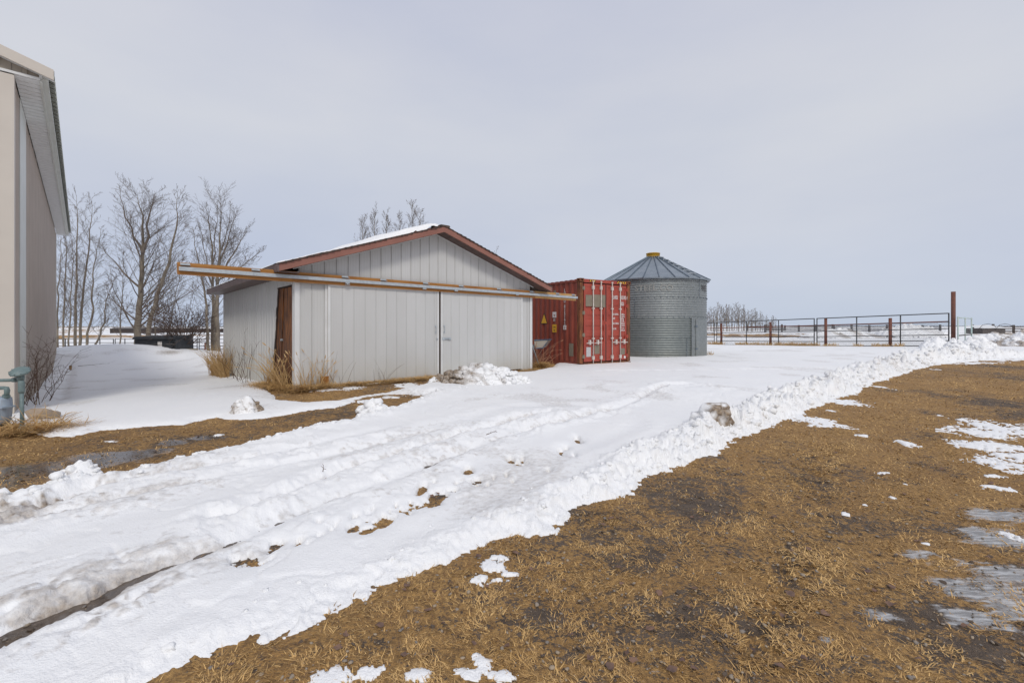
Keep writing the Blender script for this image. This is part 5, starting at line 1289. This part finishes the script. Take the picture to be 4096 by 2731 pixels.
stalks('bare_stems', [gf(1.9, .18), gf(2.2, .18)], 9, .7, 'thin twiggy stems low before the middle of the left sliding door', m_vine, 523, .9, .003, 'weeds', .4)
# straw mats at the foot of the walls
def matblades(name, pts, n, L, label, seed, hh=.05, sp=.12, m=m_blade):
    g = np.random.default_rng(seed); A_ = np.array([p_[:2] for p_ in pts]); f = g.random(n)*(len(A_)-1); i = f.astype(int); t = f-i
    q = A_[i]*(1-t)[:, None]+A_[np.minimum(i+1, len(A_)-1)]*t[:, None]+g.normal(size=(n, 2))*sp
    z = zbase(q[:, 0], q[:, 1])+.01+hh*g.random(n)
    return blades(name, np.stack([q[:, 0], q[:, 1], z], 1), L*(.5+g.random(n)), np.full(n, .006), .45, label, 'grass', m, .8)
matblades('straw_mat', [gw(2.0, .25), gw(1.0, .32), gf(-.1, .35), gf(.7, .3)], 5200, .16, 'thick tangle of fallen straw before the side door and corner', 531, .10, .15)
matblades('straw_mat', [gf(.8, .25), gf(2.0, .3), gf(3.0, .25), gf(3.6, .25)], 5200, .11, 'low ridge of matted brown grass along the left sliding door', 532, .07, .13)
matblades('straw_mat', [gf(6.2, .2), gf(7.0, .3), gf(7.6, .3), gf(7.9, -.1)], 3200, .10, 'matted brown grass along the right end of the garage front', 533, .05, .15)
def gc(t, off):      # near the right corner of the garage, behind the front
    w = GA+GE*((7.55+t)*k)+GS*(off*k); return (w.x, w.y, gz(w.x, w.y)+.02)
matblades('straw_mat', [gc(.2, .2), gc(.7, .3), gc(.6, -.15)], 2600, .18, 'heap of loose straw round the corner between garage and container', 534, .18, .13)
stalks('red_dry_stalks', [gc(.15, .3), gc(.75, .5), gc(1.15, .6)], 55, 1.15, 'reddish dry stalks arching in front of the container side', m_redstalk, 541, .85, .006, 'weeds', 1.1, True)
# leaning chain link gate leaf between garage and container
lg = empty('gate_leaf', gc(.12, .35), 0, 'grey pipe gate leaf with wire mesh leaning at the right garage corner', 'gate leaf')
b_ = Vector(gc(.12, .35)); w0 = Vector((GE.x, GE.y, 0)); s0_ = Vector((GS.x, GS.y, 0))
pA = w0*.10; pB = w0*.42; tA = w0*-.10+Vector((0, 0, 1.25))+s0_*.5; tB = w0*.02+Vector((0, 0, 1.45))+s0_*.3
MB().tube([pA, tA], .022, 10).build('frame_pipe', m_wire, lg, True); MB().tube([pB-s0_*.15, tB-s0_*.15], .022, 10).build('frame_pipe', m_wire, lg, True)
mb = MB()
for i in range(16):
    f = i/16; mb.tube([pA.lerp(tA, f), pB.lerp(tB, min(1, f+.22))-s0_*.15], .004, 3, False); mb.tube([pA.lerp(tA, min(1, f+.22)), pB.lerp(tB, f)-s0_*.15], .004, 3, False)
o = mb.build('wire_mesh', m_wire, lg); o['kind'] = 'stuff'
# blue rimmed tray
p0, p1, p2, p3 = [Vector(T3(px, py, 15.0)) for px, py in ((2136, 1362), (2195, 1359), (2172, 1391), (2140, 1393))]
tray = empty('wheelbarrow', p3-Vector((0, 0, .2)), 0, 'beige tray with blue rim holding snow, behind the leaning gate leaf', 'wheelbarrow')
o_ = tray.location; dn = Vector((.15, .55, 0)); q = [p-o_ for p in (p0, p1, p2, p3)]
MB().face(q).face([q[0]+dn, q[3]+dn, q[2]+dn, q[1]+dn]).face([q[3], q[2], q[2]+dn, q[3]+dn]).face([q[1], q[2], q[2]+dn, q[1]+dn][::-1]).build('tray', m_traybeige, tray)
MB().tube([q[0]+Vector((0, -.01, .01)), q[1]+Vector((0, -.01, .01)), q[2]+Vector((0, -.012, -.005)), q[3]+Vector((0, -.012, -.005))], .02, 8).tube([q[0]+dn, q[1]+dn, q[1]], .016, 8).build('rim', m_bluerim, tray)
MB().tube([q[2], q[2]+Vector((-.12, -.02, -.22))], .014, 6).tube([q[3], q[3]+Vector((.02, 0, -.22))], .014, 6).build('leg', m_blackpipe, tray)
MB().tube([q[0]+Vector((.05, .1, -.2)), q[1]+Vector((-.25, .3, -.15))], [.1, .06], 8).build('snow_fill', m_snow, tray, True)

# weeds by the tan building and under the meter
def tbp(s, off):
    w = A0+bdir*s+bfr*off; return (w.x, w.y, gz(w.x, w.y)+.04)
for i, s_ in enumerate((1.2, 1.7, 2.3, 3.0)):
    shrub('dead_vine', tbp(s_, .16), 6, 1.45-.1*i, .45, ['tangled dead vine at the foot of the white panel', 'dead vine with twiggy clump on the ribbed wall', 'dead vine leaning out over the snow', 'low dead vine furthest along the tan wall'][i], 551+i, m_vine, .007, (6, 3), .2, 'vine', 'dead vines on the tan wall', .0, 1, .0035, spread=(25, 70))
shrub('dead_vine', tbp(8.0, .25), 3, .9, .5, 'small bare sapling beside the far end of the tan wall', 556, m_vine, .008, (4, 2), .15, 'sapling', None, .0, 1, .004)
stalks('straw_tuft', [(-6.9, 5.95, .02), (-6.45, 6.0, .02), (-6.1, 6.15, .02)], 200, .42, 'curling pale straw round the foot of the gas riser', m_straw, 560, 1.4, .0045, 'weeds', 1.6)
matblades('straw_mat', [(-7.6, 6.0), (-6.8, 5.8), (-6.2, 5.85), (-5.9, 6.1)], 2600, .2, 'mat of pale fallen straw under the gas meter', 561, .08, .14)
mb = MB(); st = lumps(I2, 3, .4, 1.1, (1.5, .8, .9))
for i, (px, py, s_) in enumerate(((120, 1690, .13), (150, 1695, .10), (175, 1688, .07))):
    g = G(px, py); me = mesh_np('stone', st[i]*s_, I2[1], m_stone); o = link('stone', me); o.location = (g.x, g.y+.15, g.z+.08)
    tag(o, ['large flat tan stone right behind the gas riser foot', 'middle tan stone in the row at the building corner', 'small tan stone furthest from the gas riser'][i], 'stone', 'stones at the building corner')
# a few twigs on the snow
def twig(px, py, L, az, label, r=.006, seed=1):
    random.seed(seed); g = G(px, py); b = Vector((g.x, g.y, g.z+.11)); mb = MB(); d = Vector((math.cos(az), math.sin(az), .12)).normalized()
    grow(mb, Vector((0, 0, 0)), d, L, r, 0, 1, .02, (3,), (20, 45), 6, .003, .3, .1); o = mb.build('twig', m_vine); o.location = b; tag(o, label, 'twig')
twig(312, 1475, 1.0, .35, 'forked dark branch lying on the snow between the buildings', .012, 3)
twig(1945, 1775, .16, .6, 'short dark twig on the wheel track in the middle of the snow', .006, 5)
twig(1292, 1935, .14, 1.9, 'small upright twig in the snow left of the wheel track', .005, 6)

# ------------------------------------------------------------------ fence and pipe panels on the right
T0, T1_, T2_ = Vector((15.0, 34.1)), Vector((18.09, 27.05)), Vector((21.75, 22.75))
def fl(f):      # along the fence, 0 left behind the bin, 1 at the joint, 2 at the tall post
    p_ = T0.lerp(T1_, f) if f < 1 else T1_.lerp(T2_, f-1)
    base = -.02+.20*min(f, 1)+.19*max(f-1, 0); return Vector((p_.x, p_.y, base))
def fx(px):     # parameter on the fence line for a bearing
    lo, hi = -.6, 2.3
    for _ in range(40):
        m_ = (lo+hi)/2; q = fl(m_) if 0 <= m_ <= 2 else (fl(0)+(fl(0)-fl(.3))*(-m_/.3) if m_ < 0 else fl(2)+(fl(2)-fl(1.7))*((m_-2)/.3))
        if CX+F*q.x/q.y < px: lo = m_
        else: hi = m_
    return lo
def fp(px, z):
    m_ = fx(px); q = fl(m_) if 0 <= m_ <= 2 else (fl(0)+(fl(0)-fl(.3))*(-m_/.3) if m_ < 0 else fl(2)+(fl(2)-fl(1.7))*((m_-2)/.3))
    return Vector((q.x, q.y, q.z+z))
wf = empty('wire_fence', fl(1), 0, 'chain link fence on short rusty posts with a rust red rail', 'fence')
o0 = fl(1)
for px, top in ((2886, 1293), (3082, 1288), (3302, 1273), (3559, 1272)):
    p_ = fp(px, 0); zt = EYE+(HY-top)/F*p_.y
    q = Vector((p_.x-.06, p_.y-.10, 0)); MB().tube([Vector((q.x, q.y, p_.z-.3))-o0, Vector((q.x, q.y, zt))-o0], .075, 12).build('post', m_post, wf, True)
railpts = [fp(px, 1.24)-o0 for px in (2760, 2850, 3000, 3262, 3400, 3600, 3795)]
MB().tube(railpts, .032, 8).build('top_rail', m_post, wf, True)
mb = MB(); pxs = np.linspace(2790, 3800, 190)
for pth in (1, -1):
    for i in range(len(pxs)-10):
        a = fp(pxs[i], .02 if pth > 0 else 1.22)-o0; b_ = fp(pxs[i+10], 1.22 if pth > 0 else .02)-o0
        mb.tube([a+Vector((.02, .02, 0)), b_+Vector((.02, .02, 0))], .0045, 3, False)
o = mb.build('wire_mesh', m_wire, wf); o['kind'] = 'stuff'
def ppanel(pa, pb_, vert, label):
    b0 = fp(pa, 0); t = empty('pipe_gate', b0, 0, label, 'gate panel', 'black pipe gate panels along the fence')
    off = Vector((-.10, -.14, 0))
    for z in (1.65, .89, .58, .29, .03):
        n_ = 5; pts = [fp(pa+(pb_-pa)*i/n_, z)+off-b0 for i in range(n_+1)]
        MB().tube(pts, .026 if z > 1 else .021, 8).build('rail', m_blackpipe, t, True)
    for px in (pa, *vert, pb_):
        q = fp(px, 0)+off-b0; MB().tube([q+Vector((0, 0, -.04)), q+Vector((0, 0, 1.67))], .028, 8).build('upright', m_blackpipe, t, True)
ppanel(2735, 2859, (2795,), 'black pipe gate panel partly hidden by the grain bin')
ppanel(2869, 3257, (2987, 3115), 'black pipe gate panel with two middle uprights, right of the grain bin')
ppanel(3268, 3792, (3426, 3600), 'long black pipe gate panel ending at the tall rusty post')
pt_ = fp(3805, 0); 
tp = MB().tube([(0, 0, -.4), (0, 0, 3.09-pt_.z)], .088, 16).build('tall_post', m_post, None, True); tp.location = pt_+Vector((0, -.1, 0)); tag(tp, 'tall thick rusty steel post at the right end of the fence', 'post')
# green wire gate going back from the tall post
gg = empty('wire_gate', (21.85, 22.3, .3), 0, 'pale green gate with horizontal wires right of the tall rusty post', 'gate')
ga, gb_ = Vector((0, 0, 0)), Vector((3.75, 3.05, 0)); hz = 1.55
for f in (0, .5, 1): 
    p_ = ga.lerp(gb_, f); MB().tube([p_+Vector((0, 0, -.3)), p_+Vector((0, 0, hz))], .032 if f != .5 else .028, 8).build('upright', m_greenpipe, gg, True)
for z in (hz-.05, .62, .05): MB().tube([ga+Vector((0, 0, z)), gb_+Vector((0, 0, z))], .028, 8).build('rail', m_greenpipe if z > .7 else m_cwood, gg, True)
for i in range(13):
    z = .12+i*.108; MB().tube([ga+Vector((0, 0, z)), gb_+Vector((0, 0, z))], .006, 4).build('wire', m_greenpipe, gg)
# grass at the fence foot
def fgrass(px0, px1, n, h, label, seed):
    pts = [tuple(fp(px0+(px1-px0)*i/4, 0)+Vector((-.14, -.25, .0))) for i in range(5)]
    return stalks('fence_grass', pts, n, h, label, m_straw, seed, 1.0, .010, 'grass', 1.0)
fgrass(2835, 2895, 200, .42, 'dry grass at the fence foot beside the grain bin', 601)
fgrass(2945, 3080, 420, .36, 'dry grass at the fence foot before the second rusty post', 602)
fgrass(3090, 3270, 520, .38, 'long tussock of dry grass below the gap between gate panels', 603)
fgrass(3290, 3345, 90, .30, 'small tuft of dry grass at the third rusty post', 604)
for i, px in enumerate((3426, 3500, 3535, 3590)): fgrass(px-12, px+12, 55, .30, ['lone tuft of dry grass under the long gate, first from left', 'tuft of dry grass left of the fourth rusty post', 'tuft of dry grass touching the fourth rusty post', 'wide tuft of dry grass right of the fourth rusty post'][i], 610+i)
stalks('bin_grass', [(bc.x+2.2, bc.y-1.0, .05), (bc.x+2.35, bc.y-.7, .05)], 60, .3, 'small tuft of dry grass at the foot of the bin door', m_straw, 620, 1.0, .008, 'grass', 1.0)
stalks('container_grass', [tuple((Matrix.Translation((2.235, 14.93, 0)) @ Matrix.Rotation(c_ang, 4, 'Z')) @ Vector((u, -.05, .02))) for u in (.2, .8, 1.4, 2.1)], 380, .17, 'short dry grass under the container doors', m_straw, 621, 1.0, .006, 'grass', .9)
# corral far behind
def corral(px0, px1, Yd, label, nrail=(1.25, .85, .45), step=3.4, zoff=0.0):
    X0, X1 = (px0-CX)/F*Yd, (px1-CX)/F*Yd; t = empty('rail_fence', (X0, Yd, gz(X0, Yd)+zoff), 0, label, 'fence'); n_ = max(1, int((X1-X0)/step))
    for i in range(n_+1):
        x_ = (X1-X0)*i/n_; MB().box(x_-.15, x_+.15, -.12, .12, -.3, 1.65+.1*math.sin(i*2.1)).build('post', m_cwood, t)
    for i in range(n_):
        a, b_ = (X1-X0)*i/n_, (X1-X0)*(i+1)/n_
        for z in nrail:
            j_ = random.uniform(-.05, .05); MB().tube([(a-.1, -.12, z+j_), (b_+.1, -.12, z-j_)], .10, 6).build('rail', m_cwood, t)
random.seed(77)
corral(3060, 3330, 98, 'weathered rail fence far behind the gate panels, left stretch'); corral(3335, 3760, 92, 'weathered rail fence far behind the snow cones, middle stretch')
corral(3890, 4300, 84, 'weathered rail fence far behind the dirty snow piles at right')
corral(2990, 3140, 118, 'weathered rail fence at the edge of the distant grove')
# shelter at far right
sh_ = empty('stock_shelter', ((3930-CX)/F*78, 78, 0), 0, 'low grey shelter with pale roof and bent hoops behind the rail fence', 'shelter')
MB().box(0, 3.9, 0, 3, -.5, .95).build('wall', m_cwood, sh_)
MB().hexa([(-.1, -.2, .96), (4.1, -.2, 1.05), (4.1, 3.2, 1.5), (-.1, 3.2, 1.4)], [(-.1, -.2, 1.0), (4.1, -.2, 1.10), (4.1, 3.2, 1.56), (-.1, 3.2, 1.46)]).build('roof', m_softgrey, sh_)
for x_ in (1.0, 3.9): MB().tube([(x_-1.6, 0, .9), (x_-1.0, 0, 1.55), (x_, 0, 1.75), (x_+1.0, 0, 1.5), (x_+1.5, 0, .9)], .04, 6).build('hoop', m_cwood, sh_)

# ------------------------------------------------------------------ things behind the gap at left
Yd = 23.6
du = empty('dumpster', ((533-CX)/F*Yd, Yd, 0), 0, 'black steel dumpster with flat lid behind the snow mound', 'dumpster')
DW = 174/F*Yd; zt = EYE-(1347-HY)/F*Yd
body_ = MB().hexa([(.05, 0, -.4), (DW, 0, -.4), (DW, 1.3, -.4), (.05, 1.3, -.4)], [(.08, 0, zt-.14), (DW-.06, 0, zt-.14), (DW-.06, 1.3, zt-.14), (.08, 1.3, zt-.14)]).build('body', m_dump, du)
MB().hexa([(-.02, -.08, zt-.13), (DW-.06, -.08, zt-.13), (DW-.06, 1.35, zt-.13), (-.02, 1.35, zt-.13)], [(.06, -.05, zt), (DW-.10, -.05, zt), (DW-.10, 1.3, zt+.06), (.06, 1.3, zt+.06)]).build('lid', m_dump, du)
MB().box(.1, DW-.08, -.05, -.002, zt-.24, zt-.20).build('rim_bar', m_dump, du)
MB().box(DW-.34, DW-.16, -.12, -.002, -.2, zt-.30).build('fork_pocket', m_dump, du)
MB().tube([(DW-.52, -.1, .25), (DW-.52, -.14, .42), (DW-.40, -.14, .45), (DW-.02, -.14, .45)], .022, 8).build('side_bar', m_cwood, du, True)
lb = MB().box(DW*.565, DW*.565+.22, -.009, -.0035, zt-.42, zt-.22).build('torn_label', m_print, du)
MB().hexa([(DW*.57, -.008, zt-.60), (DW*.57+.26, -.008, zt-.60), (DW*.57+.26, -.0035, zt-.60), (DW*.57, -.0035, zt-.60)], [(DW*.57, -.008, zt-.46), (DW*.57+.2, -.008, zt-.44), (DW*.57+.2, -.0035, zt-.44), (DW*.57, -.0035, zt-.46)]).build('torn_label', m_print, du)
MB().tube([(DW*.58, .6, zt+.02), (DW*.58, .6, zt+.28)], .025, 6).build('lid_prop', m_dump, du)
def penfence(pxa, pxb, Yd, verts, label):
    Xa = (pxa-CX)/F*Yd; t = empty('pen_panel', (Xa, Yd, 0), 0, label, 'fence panel', 'dark pipe pen panels behind the poplars'); 
    def pz(py): return EYE-(py-HY)/F*Yd
    Lx = (pxb-pxa)/F*Yd
    for py in (1356, 1370, 1383, 1396): MB().tube([(0, 0, pz(py)), (Lx, 0, pz(py+.5))], .022, 6).build('rail', m_blackpipe, t)
    for px in verts: x_ = (px-pxa)/F*Yd; MB().tube([(x_, 0, pz(1410)), (x_, 0, pz(1354))], .028, 6).build('upright', m_blackpipe, t)
penfence(225, 455, 32, (226, 262, 300, 345, 400, 454), 'dark pipe pen panel seen between the thin poplars')
penfence(460, 540, 31.8, (461, 500, 539), 'dark pipe pen panel left of the black dumpster')
penfence(735, 790, 31.5, (736, 762, 789), 'dark pipe pen panel right of the twiggy shrub')
penfence(796, 915, 31.3, (797, 850, 914), 'dark pipe pen panel behind the poplars next to the garage')
mb = MB(); Yd = 24.4; x_ = (746-CX)/F*Yd
for i, (a, b_, c_2, d_) in enumerate(((0, .42, .10, .22), (.05, .6, .0, .1), (-.2, 1.0, -.12, -.02))):
    MBq = MB().box(a, b_, 0, .3, c_2-.1, d_-.1); o = MBq.build('timber', mat('old_timber_%d' % i, (.36, .31, .24), (.26, .22, .17), .9) if i == 0 else bpy.data.materials['old_timber_0'])
    o.location = (x_, Yd, .05); o.rotation_euler = (0, 0, .1*(i-1)); tag(o, ['top grey timber offcut on the small stack right of the shrub', 'middle grey timber of the small stack right of the shrub', 'long bottom timber of the small stack right of the shrub'][i], 'timber', 'timber stack behind the yard')
pst = MB().tube([(0, 0, -.6), (0, 0, .62)], .05, 8).build('fence_post', m_post); pst.location = ((821-CX)/F*30, 30, -.35); tag(pst, 'short dark post behind the snow between the dumpster and the garage', 'post')
# far low shed and tree lines
Yf = 240
def Tz(py, Yd): return EYE-(py-HY)/F*Yd
sd = empty('far_shed', ((440-CX)/F*Yf, Yf, 0), 0, 'long low dark shed far off between the poplars', 'shed')
Ls = 150/F*Yf
MB().box(0, Ls, 0, 12, Tz(1334, Yf), Tz(1316, Yf)).build('wall', m_fartree, sd); MB().hexa([(-.3, -.5, Tz(1316, Yf)), (Ls+.3, -.5, Tz(1316, Yf)), (Ls+.3, 12.5, Tz(1316, Yf)), (-.3, 12.5, Tz(1316, Yf))], [(-.3, 3, Tz(1310, Yf)), (Ls+.3, 3, Tz(1310, Yf)), (Ls+.3, 9, Tz(1310, Yf)), (-.3, 9, Tz(1310, Yf))]).build('roof', m_cwood, sd)
def treeline(name, px0, px1, Yd, ptop, pbot, label, seed, n=900):
    g = np.random.default_rng(seed); px = px0+(px1-px0)*g.random(n); hmax = (pbot-ptop)/F*Yd
    env = .65+.35*fbm(px, px*0, .03, 3, seed); h = hmax*env*(.6+.45*g.random(n)); X_ = (px-CX)/F*Yd; Yv = Yd+g.random(n)*Yd*.06
    zb = zbase(X_, Yv); b0 = np.maximum(zb, Tz(pbot, Yd)-1.0)
    P0_ = np.stack([X_, Yv, b0+h*.5], 1); V_, F_ = scatter_lumps(P0_, h*.62, lumps(I1, 4, .6, 1.5, (.8, .8, 1.0)), I1[1])
    V_[:, 2] = np.maximum(V_[:, 2], -6)
    return tag(link(name, mesh_np(name, V_, F_, m_fartree, False)), label, 'tree line', None, 'stuff')
treeline('distant_brush', 500, 960, 300, 1309, 1330, 'dark band of brush on the left horizon', 701, 1300)
treeline('distant_trees', 200, 1400, 1500, 1303.5, 1308, 'thin blue grey tree line on the left horizon', 702, 1200)
treeline('distant_trees', 2820, 4400, 1600, 1303.0, 1307, 'thin blue grey tree line on the right horizon', 703, 1500)
print('TRIS', sum(sum(len(p.vertices)-2 for p in me.polygons) if len(me.polygons) < 50000 else len(me.polygons)*2 for me in bpy.data.meshes))
